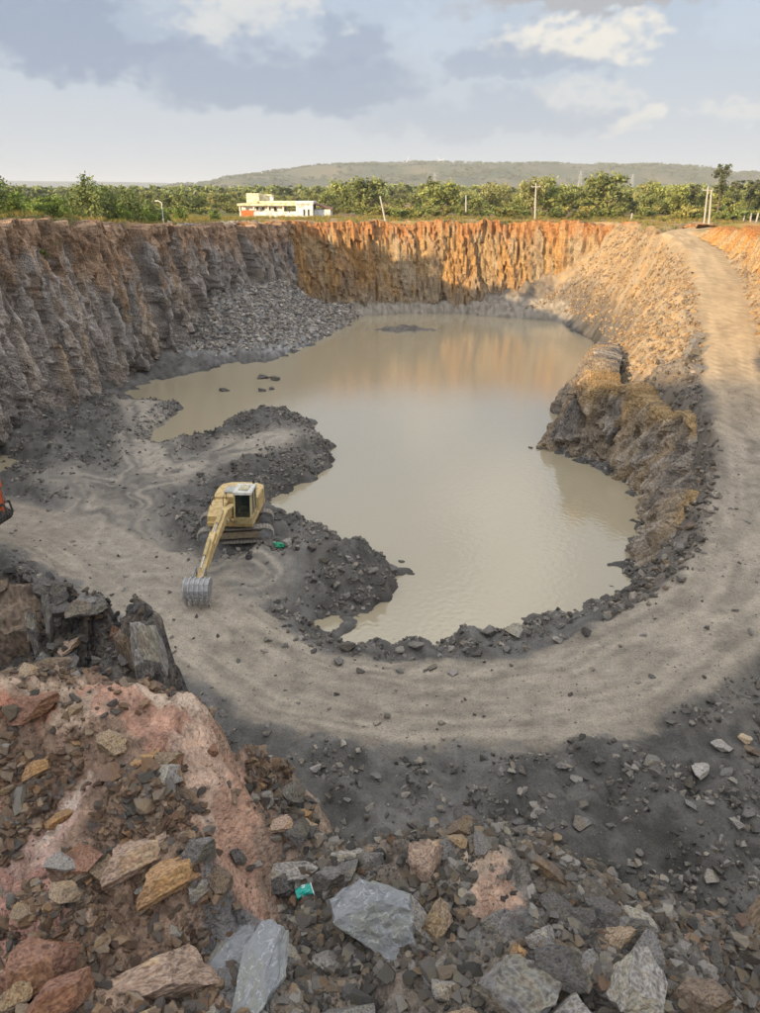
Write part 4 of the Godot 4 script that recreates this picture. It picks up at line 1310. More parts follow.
func build_far() -> void:
	var xs := steps([[-9000, -2400, 600], [-2400, -600, 120], [-600, -90, 22], [-90, -71, 19], [-71, 87, 15.8], [87, 106, 19], [106, 600, 22], [600, 2400, 120], [2400, 9000, 600]])
	var zs := steps([[6000, 600, 600], [600, 25, 48], [25, -159, 18.4], [-159, -180, 7], [-180, -600, 12], [-600, -2400, 60], [-2400, -9000, 500]])
	tag(put("plain", sheet(xs, zs, plain_height, plain_color, true, func(x: float, z: float) -> bool: return x < -71 or x > 87 or z > 25 or z < -159), mats.plain), "flat farmland of green and brown fields beyond the quarry", "fields", "", "structure")
	tag(put("hill", sheet(steps([[-3300, 3500, 45]]), steps([[-2000, -4300, 55]]), hill_height, hill_color), mats.plain), "long flat-topped scrubby hill on the horizon", "hill", "", "structure")
	tag(put("hill", sheet(steps([[-9000, 9000, 150]]), steps([[-5000, -8500, 150]]), ridge_height, func(p: Vector3, n: Vector3) -> Color: return Color(0.10, 0.125, 0.08)), mats.plain), "low hazy blue ridge far beyond the fields", "hill", "", "structure")
	turbine(407, 161.5, 0.3, "white wind turbine on the hill crest, the farther from the open fields of the two")
	turbine(440, 160.5, 1.2, "white wind turbine on the hill crest with one blade pointing sideways")
	pylon(435, 172, 1500, "slender pylon standing alone among the fields")
	pylon(581, 171, 1600, "taller lattice pylon at the foot of the hill")
	pylon(633, 174, 1800, "smaller lattice pylon near the end of the hill")
	utility_pole(386, 196, 221, 138, -6, false, "thin pale pole leaning over at the quarry rim")
	utility_pole(535, 184, 219, 141, 1, true, "upright concrete pole with cross arm at the quarry rim")
	utility_pole(466, 195, 217, 155, 0, false, "short plain pole among the trees")
	utility_pole(705.5, 187, 222, 122, 2.5, true, "tall pale pole with cross arm where the ramp reaches the rim")
	utility_pole(709, 190, 222, 125, 2.5, false, "leaning stay pole beside the pole where the ramp ends")
	house()

func build_ledges() -> void:
	for q in [[-60, 690, 17.15], [0, 690, 17.15], [100, 690, 17.2], [180, 710, 17.15], [222, 770, 17.05], [60, 800, 16.97], [150, 780, 17.1], [200, 830, 17.0], [250, 862, 16.75], [30, 900, 16.85], [120, 900, 16.8], [100, 1000, 16.75], [230, 950, 16.7], [290, 905, 16.58], [300, 825, 16.55], [340, 900, 16.62], [380, 900, 16.68], [420, 855, 16.72], [500, 848, 16.78], [480, 950, 16.72], [560, 900, 16.72], [650, 950, 16.66], [700, 920, 16.6], [600, 1000, 16.72], [380, 1000, 16.72], [745, 970, 16.5], [800, 1040, 16.45], [380, 1300, 16.9], [0, 1300, 16.9], [760, 1300, 16.7]]:
		ledge_pts.append(at(q[0], q[1], q[2]))
	for q in [[-420, 700, 17.0], [-60, 684, 17.0], [0, 680, 17.02], [60, 678, 17.04], [140, 681, 17.04], [188, 696, 17.0], [216, 716, 16.95], [236, 765, 16.86], [252, 786, 16.5], [290, 784, 16.45], [315, 805, 16.42], [331, 846, 16.45], [360, 855, 16.52], [400, 846, 16.58], [440, 834, 16.6], [480, 831, 16.62], [522, 831, 16.63], [560, 844, 16.6], [592, 850, 16.58], [640, 868, 16.55], [700, 900, 16.48], [740, 925, 16.4], [775, 955, 16.35], [860, 1010, 16.3]]:
		var p := at(q[0], q[1], q[2])
		ledge_out.append(Vector2(p.x, p.z))
	ledge_out.append_array([Vector2(2.6, 3.0), Vector2(-5.5, 3.0)])
	for q in [[70, 690, 0.85, 0.16, Color(0.50, 0.385, 0.295), 0.08, 1], [155, 715, 0.42, 0.22, Color(0.47, 0.28, 0.21), 0.3, 1], [185, 700, 0.3, 0.08, Color(0.56, 0.45, 0.36), 0.2, 1], [20, 705, 0.2, 0.1, Color(0.46, 0.22, 0.15), 0.0], [232, 800, 0.16, 0.45, Color(0.46, 0.29, 0.215), -0.25, 1], [208, 765, 0.14, 0.16, Color(0.56, 0.41, 0.32), 0.0, 1], [45, 830, 0.10, 0.34, Color(0.48, 0.34, 0.29), 0.5, 1], [70, 815, 0.04, 0.2, Color(0.54, 0.45, 0.38), 0.5, 1], [10, 930, 0.2, 0.22, Color(0.40, 0.23, 0.19), 0.2], [25, 790, 0.14, 0.12, Color(0.32, 0.2, 0.15), 0.0], [310, 815, 0.12, 0.16, Color(0.33, 0.25, 0.19), 0.1], [480, 862, 0.2, 0.12, Color(0.46, 0.36, 0.28), 0.3], [500, 895, 0.11, 0.17, Color(0.50, 0.35, 0.27), 0.4, 1], [530, 838, 0.14, 0.05, Color(0.58, 0.46, 0.36), 0.2, 1], [238, 965, 0.12, 0.2, Color(0.19, 0.19, 0.195), -0.45, 1], [690, 930, 0.4, 0.1, Color(0.30, 0.215, 0.155), 0.5], [740, 985, 0.2, 0.2, Color(0.27, 0.19, 0.14), 0.3], [560, 950, 0.35, 0.2, Color(0.16, 0.158, 0.155), 0.2], [440, 985, 0.25, 0.12, Color(0.21, 0.18, 0.15), 0.0]]:
		var p := hit(q[0], q[1], ledge, 1.2, 3.6, 0.02)
		patches.append([p, q[2], q[3], q[4], q[5], q.size() > 6])
	make_ledge_grid()
	var xs := steps([[-5.6, -2.6, 0.06], [-2.6, 2.2, 0.02], [2.2, 3.2, 0.05]]); var zs := steps([[3.6, -0.8, 0.12], [-0.8, -3.6, 0.02], [-3.6, -4.6, 0.05]])
	tag(put("rock_ledge", sheet(xs, zs, ledge_at, ledge_color), mats.ledge), "reddish weathered rock ledge covered in broken stones high above the pit", "rock ledge", "", "structure")
	for q in [[-60, 568, 12.6], [0, 568, 12.6], [50, 570, 12.6], [100, 577, 12.55], [140, 602, 12.25], [155, 622, 11.9], [10, 592, 12.1], [70, 610, 11.7], [120, 630, 11.35], [80, 660, 10.8], [30, 660, 10.9], [140, 670, 10.4], [0, 700, 10.5], [100, 705, 10.1], [-60, 660, 11.2], [60, 800, 8.6], [0, 800, 8.8]]:
		bench_pts.append(at(q[0], q[1], q[2]))
	for q in [[-13, -12.3], [-9, -12.6], [-6.9, -12.75], [-5.3, -12.45], [-4.35, -11.95], [-3.95, -11.5], [-3.75, -10.8], [-3.6, -9.5], [-3.8, -7.0], [-13, -6.0]]:
		bench_out.append(Vector2(q[0], q[1]))
	tag(put("rock_bench", sheet(steps([[-14.0, -9.0, 0.12], [-9.0, -1.6, 0.05]]), steps([[-4.5, -9.0, 0.15], [-9.0, -15.2, 0.05]]), bench, bench_color, false), mats.cliff), "dark broken rock bench standing above the quarry floor", "rock ledge", "", "structure")

func build_machines() -> void:
	var glass := StandardMaterial3D.new()
	glass.transparency = BaseMaterial3D.TRANSPARENCY_ALPHA
	glass.albedo_color = Color(0.08, 0.13, 0.12, 0.8)
	glass.roughness = 0.05
	var yellow := dirty(Color(0.60, 0.44, 0.20), 0.55, 0.9)
	var c := {"paint": yellow, "boom": dirty(Color(0.62, 0.46, 0.21), 0.55, 0.7), "weight": yellow, "cab": dirty(Color(0.5, 0.40, 0.20), 0.5, 0.9), "roof": dirty(Color(0.62, 0.61, 0.57), 0.5, 0.8), "hatch": dirty(Color(0.52, 0.48, 0.34), 0.5, 1.0), "hood": dirty(Color(0.42, 0.42, 0.40), 0.6, 1.0), "glass": glass,
		"dark": paint(Color(0.03, 0.03, 0.03), 0.7), "steel": dirty(Color(0.30, 0.30, 0.31), 0.5, 1.0), "strap": dirty(Color(0.40, 0.40, 0.41), 0.45, 1.0), "track": dirty(Color(0.30, 0.275, 0.24), 0.8, 1.0), "frame": dirty(Color(0.30, 0.24, 0.16), 0.7, 1.0), "chrome": paint(Color(0.5, 0.5, 0.5), 0.25, 0.9), "cyl": dirty(Color(0.5, 0.38, 0.18), 0.5, 1.0), "bucket_turn": 1.05}
	var p := hit(240, 536, land, 20, 80, 0.25)
	p.x += 0.1
	p.x -= 0.25
	p.y = land(p.x, p.z) + 0.12
	var b := at(200, 584, p.y + 1.0)
	var bh := land(b.x - 0.2, b.z + 0.8) - p.y + 1.02
	var dir := Vector3(b.x - p.x, 0, b.z - p.z)
	var track_turn := 0.14
	var reach := Vector2(dir.length() - 0.45, bh - 1.75).length() + 0.07
	c.boom_length = reach * 0.655; c.stick_length = reach * 0.345
	var heading := atan2(-dir.z, dir.x)
	excavator("excavator", p, track_turn, heading - track_turn, Vector2(dir.length(), bh), c, "pale yellow crawler excavator with its bucket lowered onto the gravel")
	var o := c.duplicate()
	var orange := dirty(Color(0.62, 0.13, 0.04), 0.5, 0.9)
	o.paint = orange; o.boom = orange; o.cyl = orange; o.cab = orange; o.weight = paint(Color(0.08, 0.08, 0.08), 0.6)
	o.bucket_turn = -1.3
	o.boom_length = 5.35; o.stick_length = 2.85
	o.steel = dirty(Color(0.09, 0.085, 0.08), 0.6, 1.0); o.strap = o.steel
	var q := at(13.0, 560, 0.3)
	var centre := Vector3(q.x - 5.1, 0, q.z - 0.8)
	centre.y = land(centre.x, centre.z) + 0.02
	var d2 := Vector3(q.x - centre.x, 0, q.z - centre.z)
	excavator("excavator", centre, 0.1, atan2(-d2.z, d2.x) - 0.1, Vector2(d2.length(), 2.3), o, "orange crawler excavator with its arm folded upright at the pit side")

func scatter(count: int, area: Rect2, test: Callable, f: Callable, rmin: float, rmax: float, pw: float, cols: Array, flat := 0.7) -> Array:
	var xf := []; var cl := []
	var tries := 0
	while xf.size() < count and tries < count * 12:
		tries += 1
		var x := area.position.x + rng.randf() * area.size.x; var z := area.position.y + rng.randf() * area.size.y
		if rng.randf() > test.call(x, z): continue
		var r: float = lerpf(rmin, rmax, pow(rng.randf(), pw))
		var b := Basis.from_euler(Vector3(rng.randf_range(-0.5, 0.5), rng.randf() * TAU, rng.randf_range(-0.5, 0.5)))
		b = b.scaled_local(Vector3(r * rng.randf_range(0.8, 1.4), r * rng.randf_range(0.45, 1.0) * flat / 0.7, r * rng.randf_range(0.7, 1.1)))
		xf.append(Transform3D(b, Vector3(x, f.call(x, z) + r * 0.15, z)))
		var c: Color = cols[rng.randi() % cols.size()]
		var v := rng.randf_range(0.7, 1.3)
		cl.append(Color(c.r * v, c.g * v, c.b * v))
	return [xf, cl]

func build_pit_stones() -> void:
	var dark := [Color(0.19, 0.185, 0.18), Color(0.28, 0.275, 0.265), Color(0.14, 0.138, 0.135), Color(0.38, 0.37, 0.355)]
	var warm := [Color(0.37, 0.3, 0.22), Color(0.5, 0.39, 0.25), Color(0.29, 0.25, 0.21), Color(0.42, 0.36, 0.28), Color(0.40, 0.28, 0.16)]
	var pale := [Color(0.42, 0.415, 0.41), Color(0.33, 0.325, 0.32), Color(0.54, 0.53, 0.52), Color(0.25, 0.245, 0.24)]
	var clear := func(x: float, z: float) -> float:
		return smoothstep(2.4, 3.6, pick(g_dr, x, z)) * smoothstep(1.2, 3.5, pick(g_tr, x, z))
	var near := func(x: float, z: float) -> float:
		if pick(g_sd, x, z) < 0.05: return 0.0
		var n: float = ns("ca", FastNoiseLite.TYPE_SIMPLEX, 4).get_noise_2d(x * 0.3, z * 0.3)
		return clampf(clear.call(x, z) * (0.35 + 0.9 * n) + 0.5 * smoothstep(2.5, 0.3, pick(g_sd, x, z)) + 0.015, 0, 1)
	for k in 3:
		var s := scatter(15000, Rect2(-30, -72, 50, 58), near, land, 0.02, 0.16, 4.0, dark)
		stuff("gravel", rock_lo[k], mats.gravel, s[0], s[1], "dark broken gravel strewn over the quarry floor", "gravel")
	var tiny := scatter(14000, Rect2(-30, -60, 55, 44), func(x: float, z: float) -> float: return 0.0 if pick(g_sd, x, z) < 0.3 else 1.0, land, 0.01, 0.05, 3.0, [Color(0.36, 0.32, 0.27), Color(0.27, 0.25, 0.22), Color(0.45, 0.41, 0.36)])
	stuff("grit", rock_lo[5], mats.gravel, tiny[0], tiny[1], "fine stony grit on the haul road and floor", "grit")
	var slope := func(x: float, z: float) -> float:
		var h := land(x, z)
		if pick(g_sd, x, z) < 0.2 or h < 1.5 or h > 14.2: return 0.0
		return smoothstep(1.9, 2.6, pick(g_dr, x, z)) * (0.4 + 0.6 * smoothstep(-0.1, 0.3, ns("ca", FastNoiseLite.TYPE_SIMPLEX, 4).get_noise_2d(x * 0.25, z * 0.25)))
	var verge := [Color(0.22, 0.2, 0.18), Color(0.29, 0.265, 0.235), Color(0.16, 0.152, 0.14), Color(0.37, 0.335, 0.29)]
	var vs := scatter(7000, Rect2(10, -58, 24, 30), slope, land, 0.04, 0.24, 3.4, verge)
	stuff("gravel", rock_lo[1], mats.gravel, vs[0], vs[1], "grey-brown stones on the shaded verge of the ramp", "gravel")
	for k in 2:
		var s := scatter(7000, Rect2(10, -126, 36, 69), slope, land, 0.05, 0.26, 3.4, warm)
		stuff("gravel", rock_lo[2 + k], mats.gravel, s[0], s[1], "brown and ochre stones strewn over the slope below the ramp", "gravel")
	var fan := func(x: float, z: float) -> float:
		var d := Geometry2D.get_closest_point_to_segment(Vector2(x, z), Vector2(-22.5, -107), Vector2(-15.5, -122)).distance_to(Vector2(x, z))
		if pick(g_sd, x, z) < 0.0: return 0.0
		return smoothstep(17.0, 6.0, d)
	for k in 2:
		var s := scatter(9000, Rect2(-27, -128, 27, 42), fan, land, 0.07, 0.36, 3.0, pale)
		stuff("rubble", rock_lo[4 - k], mats.gravel, s[0], s[1], "pale grey fallen stone heaped in the far corner of the pit", "rubble")
	# boulders one can pick out
	var kinds := ["s_basalt", "s_slate", "s_slate", "s_grey"]
	var shore_line := [[345, 650], [352, 646], [415, 648], [402, 652], [378, 660], [440, 655], [430, 640], [455, 650], [475, 640], [490, 636], [520, 628], [515, 634], [540, 633], [560, 628], [575, 620], [600, 612], [610, 600], [330, 640], [340, 662], [300, 640], [315, 650], [285, 645], [270, 640], [262, 652], [362, 672], [400, 672], [430, 668], [455, 672], [480, 655], [505, 650], [530, 648], [560, 640], [585, 632], [605, 620], [625, 608], [640, 590], [325, 560], [340, 570], [355, 580], [370, 590], [385, 582], [392, 570], [372, 572], [350, 560], [360, 600], [345, 598], [335, 585], [290, 545], [310, 550]]
	for k in shore_line.size():
		var q: Array = shore_line[k]
		stone(q[0] + rng.randf_range(-3, 3), q[1] + rng.randf_range(-2, 2), rng.randf_range(7, 13) * (1.7 if k in [0, 2, 9, 11] else 1.0), Vector3(1.1, rng.randf_range(0.55, 0.9), 0.9), kinds[k % 4], false, land, Vector3(15, 90, 0.3), Vector3(rng.randf_range(-0.4, 0.4), rng.randf() * TAU, 0), "dark grey boulder on the gravel bank where the muddy water ends", "boulders along the gravel bank", 0.3, "boulder")
	for k in 55:
		var q := Vector2(rng.randf_range(560, 757), rng.randf_range(745, 885))
		if k % 3 == 0: q = Vector2(rng.randf_range(255, 600), rng.randf_range(770, 850))
		if q.y - 760 < (560 - q.x) * 0.0: continue
		stone(q.x, q.y, lerpf(6, 19, pow(rng.randf(), 2.0)), Vector3(1.2, rng.randf_range(0.35, 0.7), 0.9), kinds[rng.randi() % 4], false, land, Vector3(12, 60, 0.2), Vector3(rng.randf_range(-0.4, 0.4), rng.randf() * TAU, 0), "angular grey stone on dark gravel between haul road and rock ledge", "stones below the rock ledge", 0.3, "stone")
	for q in [[700, 770, 20, "s_pale"], [745, 740, 12, "s_cream"], [752, 752, 14, "s_brown"], [722, 748, 16, "s_pale"]]:
		stone(q[0], q[1], q[2], Vector3(1.2, 0.5, 0.9), q[3], false, land, Vector3(12, 60, 0.2), Vector3(0, rng.randf() * TAU, 0.2), "pale stone beside the outer edge of the haul road", "pale stones by the haul road", 0.3, "stone")
	for q in [[697, 372, 10], [690, 355, 12], [693, 345, 9], [687, 362, 9], [700, 338, 8], [684, 372, 8]]:
		stone(q[0], q[1], q[2] * 1.3, Vector3(1, 1.0, 0.9), "s_slate", false, land, Vector3(30, 120, 0.5), Vector3(0.2, rng.randf() * TAU, 0.2), "dark grey boulder in the row edging the sunlit ramp", "boulders edging the ramp", 0.25, "boulder")
	for k in 36:
		var q := Vector2(rng.randf_range(640, 725), rng.randf_range(420, 590))
		if q.x > 720 - (q.y - 420) * 0.12 or q.x < 700 - (q.y - 420) * 0.42: continue
		stone(q.x, q.y, rng.randf_range(7, 14), Vector3(1.1, 0.6, 0.9), ["s_grey", "s_brown", "s_slate"][k % 3], false, land, Vector3(20, 100, 0.4), Vector3(0.2, rng.randf() * TAU, 0.2), "grey-brown boulder on the shaded verge between ramp and water", "boulders on the ramp verge", 0.3, "boulder")
	# stones standing in the water
	for q in [[264, 378, 10], [275, 380, 9], [262, 391, 9], [272, 389, 7], [225, 391, 8], [531, 448, 4], [540, 449, 5], [546, 449, 5], [402, 562, 5]]:
		var p := at(q[0], q[1], 0.0)
		var r: float = 0.5 * q[2] * (p - EYE).length() / FOCAL / 0.86
		stone_at(p, r, Vector3(1.2, 0.6, 0.9), "s_basalt", false, Vector3(0, rng.randf() * TAU, 0.1), "small dark rock sticking out of the muddy water", "rocks in the water", 0.4)
	var isl := at(402, 330, 0.0)
	var im := sheet(steps([[-6.0, 6.0, 0.3]]), steps([[-3.4, 3.4, 0.3]]), func(x: float, z: float) -> float:
		return 0.75 * (1.0 - pow(Vector2(x / 5.0, z / 2.4).length(), 1.3)) + 0.3 * ns("lump", FastNoiseLite.TYPE_CELLULAR).get_noise_2d(x * 1.3, z * 1.3) - 0.12, func(p: Vector3, n: Vector3) -> Color: return Color(0.17, 0.155, 0.14), false)
	var io := put("islet", im, mats.ground)
	io.position = Vector3(isl.x, 0, isl.z)
	tag(io, "low dark gravel islet in the water near the sunlit wall", "islet")

func build_ledge_stones() -> void:
	var R := Vector3(1.2, 6.0, 0.02)
	var V := func(a: float, b: float, c: float) -> Vector3: return Vector3(a, b, c)
	# stones that stand out one by one: pixel, width, proportions, material, turn, label
	for q in [
		[388, 934, 80, V.call(1.0, 1.0, 0.8), "s_vein", V.call(0.3, 0.5, 0.35), "large bluish-grey boulder with a pale sparkling broken face", 0.22],
		[438, 930, 42, V.call(0.8, 1.1, 0.8), "s_tan", V.call(0.2, 1.0, -0.2), "tan block leaning against the pale-faced boulder", 0.25],
		[424, 868, 46, V.call(1.0, 1.05, 0.8), "s_pink", V.call(0.4, 2.0, 0.3), "pinkish-grey boulder perched on the ledge crest", 0.2],
		[152, 985, 100, V.call(1.15, 0.42, 0.36), "s_pink", V.call(0.1, 0.38, 0.12), "long tan-pink slab lying across the rubble", 0.25],
		[172, 880, 64, V.call(1.1, 0.5, 0.5), "s_orange", V.call(0.2, 0.5, 0.25), "orange-tan slab of stone tilted over the rubble", 0.25],
		[140, 858, 66, V.call(1.1, 0.5, 0.55), "s_pink", V.call(0.1, 0.45, 0.2), "pink-brown slab with a grey end on the boulder slope", 0.25],
		[40, 975, 62, V.call(1.0, 0.9, 0.8), "s_rust", V.call(0.3, 0.3, 0.2), "rust-red angular boulder at the foot of the boulder slope", 0.28],
		[62, 1004, 60, V.call(1.2, 0.6, 0.6), "s_rust", V.call(0.1, 0.9, -0.2), "flat rust-red stone in front of the rust-red boulder", 0.3],
		[12, 996, 44, V.call(1.0, 0.7, 0.8), "s_tan", V.call(0.1, 1.9, 0.0), "tan stone tucked beside the rust-red boulder", 0.3],
		[597, 866, 36, V.call(0.85, 1.25, 0.8), "s_rust", V.call(0.1, 0.8, 0.1), "upright dark boulder with a red-brown broken face", 0.2],
		[622, 876, 30, V.call(0.5, 1.2, 0.5), "s_slate", V.call(0.2, 0.2, -0.5), "tapered dark slab leaning on the upright boulder", 0.25],
		[520, 998, 96, V.call(1.1, 0.5, 0.8), "s_slate", V.call(0.25, 0.3, -0.1), "largest dark slate slab lying in the rubble", 0.35],
		[640, 988, 72, V.call(1.0, 0.5, 0.9), "s_grey", V.call(0.35, 1.2, 0.1), "broad grey slab speckled with pale lichen", 0.35],
		[690, 1002, 52, V.call(1.0, 0.7, 0.8), "s_brown", V.call(0.1, 0.3, 0.4), "dark brown block beside the speckled slab", 0.3],
		[636, 925, 48, V.call(1.1, 0.5, 0.6), "s_grey", V.call(0.1, 2.6, 0.15), "light grey wedge with a flat top", 0.3],
		[606, 922, 48, V.call(1.1, 0.5, 0.6), "s_basalt", V.call(0.1, 2.4, 0.3), "black wedge touching the light grey wedge", 0.3],
		[500, 925, 36, V.call(1.0, 0.5, 0.8), "s_slate", V.call(0.4, 0.5, 0.1), "bluish slate stone in the middle of the rubble", 0.3],
		[560, 912, 34, V.call(1.0, 0.4, 0.8), "s_basalt", V.call(0.2, 0.1, 0.0), "flat black stone on the rubble crest", 0.3],
		[542, 942, 32, V.call(1.0, 0.7, 0.8), "s_grey", V.call(0.3, 0.1, 0.2), "grey cube-like stone with a pale top", 0.3],
		[555, 962, 38, V.call(0.6, 0.5, 1.2), "s_slate", V.call(0.3, 0.5, 0.1), "long narrow slate stone", 0.3],
		[588, 970, 40, V.call(1.0, 0.4, 0.7), "s_slate", V.call(0.1, 0.9, 0.1), "flat slate flake above the large dark slab", 0.3],
		[520, 962, 34, V.call(0.8, 1.0, 0.8), "s_orange", V.call(0.1, 0.9, 0.3), "orange-brown stone behind the largest dark slab", 0.35],
		[610, 940, 34, V.call(1.2, 0.4, 0.7), "s_tan", V.call(0.1, 0.7, 0.1), "tan flat stone under the black wedge", 0.3],
		[262, 985, 70, V.call(0.7, 0.4, 1.3), "s_vein", V.call(0.2, -0.4, 0.0), "dark veined slab with white streaks running down the slope", 0.38],
		[232, 950, 56, V.call(0.7, 0.4, 1.3), "s_vein", V.call(0.2, -0.5, 0.1), "upper piece of the white-streaked dark slab", 0.4],
		[196, 850, 30, V.call(1.0, 0.8, 0.8), "s_slate", V.call(0.1, 0.7, 0.1), "blue-grey stone at the corner of the boulder slope", 0.3],
		[200, 892, 28, V.call(0.8, 1.0, 0.6), "s_grey", V.call(0.3, 0.7, 0.5), "grey wedge stone under the orange slab", 0.3],
		[222, 885, 30, V.call(1.0, 0.8, 0.8), "s_brown", V.call(0.1, 0.2, 0.1), "brown-grey block in the trough below the boulder", 0.3],
		[240, 862, 26, V.call(0.6, 1.1, 0.6), "s_slate", V.call(0.3, 0.2, 0.3), "dark upright stone at the foot of the red rock flank", 0.3],
		[292, 876, 52, V.call(1.2, 0.35, 0.5), "s_grey", V.call(0.1, 0.1, 0.0), "long flat grey slab above the teal cup", 0.3],
		[325, 882, 40, V.call(0.9, 0.8, 0.6), "s_slate", V.call(0.3, 0.5, 0.4), "dark slab propped beside the teal cup", 0.25],
		[338, 860, 56, V.call(1.2, 0.4, 0.5), "s_grey", V.call(0.1, 0.0, 0.1), "pale grey slab on the low part of the crest", 0.3],
		[282, 888, 34, V.call(1.0, 0.7, 0.7), "s_basalt", V.call(0.1, 0.4, 0.1), "black stone behind the teal cup", 0.3],
		[340, 895, 24, V.call(0.9, 0.8, 0.8), "s_brown", V.call(0.1, 0.4, 0.3), "brown stone next to the teal cup", 0.3],
		[265, 803, 30, V.call(1.0, 0.6, 0.6), "s_grey", V.call(0.2, 0.9, 0.4), "grey stone on the low grey hump", 0.3],
		[276, 826, 30, V.call(1.1, 0.5, 0.6), "s_pink", V.call(0.2, 0.2, 0.3), "pale pink slab on the low grey hump", 0.3],
		[305, 818, 20, V.call(0.8, 0.9, 0.7), "s_orange", V.call(0.2, 0.2, 0.1), "orange stone on the low grey hump", 0.3],
		[118, 748, 32, V.call(1.0, 0.75, 0.8), "s_tan", V.call(0.1, 0.6, 0.1), "rounded tan stone on top of the red boulder", 0.3],
		[145, 766, 36, V.call(1.2, 0.6, 0.5), "s_orange", V.call(0.1, 0.6, 0.3), "orange slab resting on the red boulder", 0.3],
		[170, 762, 30, V.call(1.0, 0.7, 0.6), "s_tan", V.call(0.1, 0.2, 0.1), "flat tan stone beside the orange slab", 0.3],
		[180, 778, 14, V.call(0.6, 1.2, 0.6), "s_orange", V.call(0.1, 0.2, 0.1), "small upright orange stone on the red boulder", 0.25],
		[213, 714, 15, V.call(0.7, 1.2, 0.6), "s_cream", V.call(0.1, 0.2, 0.25), "small cream stone standing at the boulder's rim", 0.25],
		[38, 768, 30, V.call(1.1, 0.5, 0.7), "s_orange", V.call(0.1, 0.7, 0.1), "orange-tan stone on the slope of the red boulder", 0.3],
		[30, 706, 40, V.call(1.2, 0.5, 0.8), "s_rust", V.call(0.0, 0.7, 0.1), "red flat stone sunk into the top of the boulder", 0.42],
	]:
		stone(q[0], q[1], q[2], q[3], q[4], true, ledge_at, R, q[5], q[6], "", q[7])
	var yb := at(752, 900, 16.5)
	stone_at(yb + Vector3(0.15, -0.14, 0), 0.155, Vector3(0.8, 1.9, 0.9), "s_tan", true, Vector3(0.1, 0.3, -0.1), "tall ochre rock standing at the end of the ledge", "", 0.5)
	# loose stones, alike but for where they lie
	var zones := [
		["loose stone on the red boulder and its slope", "loose stones on the red boulder", -1.7, -0.5, 95, ["s_tan", "s_brown", "s_rust", "s_pink", "s_orange", "s_grey"]],
		["loose stone in the grey rubble of the ledge", "loose stones in the grey rubble", -0.5, 1.5, 170, ["s_slate", "s_grey", "s_basalt", "s_brown", "s_tan", "s_slate", "s_grey"]]]
	for zn in zones:
		var made := 0
		while made < zn[4]:
			var x := rng.randf_range(zn[2], zn[3]); var z := rng.randf_range(-3.2, -1.25)
			if edge_dist(Vector2(x, z), ledge_out) < 0.05: continue
			if rng.randf() < 0.93 * bare_at(x, z): continue
			var r := lerpf(0.02, 0.085, pow(rng.randf(), 2.8))
			var m: String = zn[5][rng.randi() % zn[5].size()]
			stone_at(Vector3(x, ledge_at(x, z), z), r, Vector3(rng.randf_range(0.9, 1.4), rng.randf_range(0.4, 0.9), rng.randf_range(0.7, 1.0)), m, false, Vector3(rng.randf_range(-0.4, 0.4), rng.randf() * TAU, rng.randf_range(-0.4, 0.4)), {"s_tan": "tan ", "s_brown": "brown ", "s_rust": "red-brown ", "s_pink": "pinkish ", "s_orange": "orange ", "s_grey": "grey ", "s_slate": "dark grey ", "s_basalt": "black "}[m] + zn[0], zn[1], 0.3, "stone")
			made += 1
	var on := func(x: float, z: float) -> float:
		if edge_dist(Vector2(x, z), ledge_out) < 0.02: return 0.0
		var n: float = ns("la", FastNoiseLite.TYPE_SIMPLEX, 4).get_noise_2d(x * 1.7, z * 1.7)
		return clampf(0.6 + 1.3 * n, 0.1, 1) * (1.0 - 0.96 * bare_at(x, z))
	var red := [Color(0.36, 0.25, 0.18), Color(0.45, 0.34, 0.25), Color(0.28, 0.2, 0.16), Color(0.5, 0.41, 0.33), Color(0.27, 0.245, 0.23)]
	var gry := [Color(0.22, 0.217, 0.212), Color(0.14, 0.138, 0.136), Color(0.34, 0.33, 0.315), Color(0.33, 0.275, 0.22), Color(0.24, 0.215, 0.19), Color(0.44, 0.43, 0.41)]
	for k in 4:
		var big := scatter(420, Rect2(-2.3, -3.3, 4.1, 2.4), on, ledge_at, 0.012, 0.045, 2.2, red + gry, 0.6)
		stuff("stone_chips", rock_mid[k * 3], mats.gravel, big[0], big[1], "small broken stones packed over the ledge", "stone chips")
		var s := scatter(8500, Rect2(-2.3, -3.3, 1.9, 2.3), on, ledge_at, 0.003, 0.026, 4.0, red, 0.55)
		stuff("gravel", rock_lo[k], mats.gravel, s[0], s[1], "reddish chips and grit covering the red boulder", "gravel")
		s = scatter(9000, Rect2(-0.5, -2.6, 2.3, 1.7), on, ledge_at, 0.003, 0.03, 4.0, gry, 0.55)
		stuff("gravel", rock_lo[k + 3], mats.gravel, s[0], s[1], "grey chips and grit between the stones of the ledge", "gravel")
	# bench below: heaped black rock, split slabs
	var B := Vector3(8.0, 22.0, 0.05)
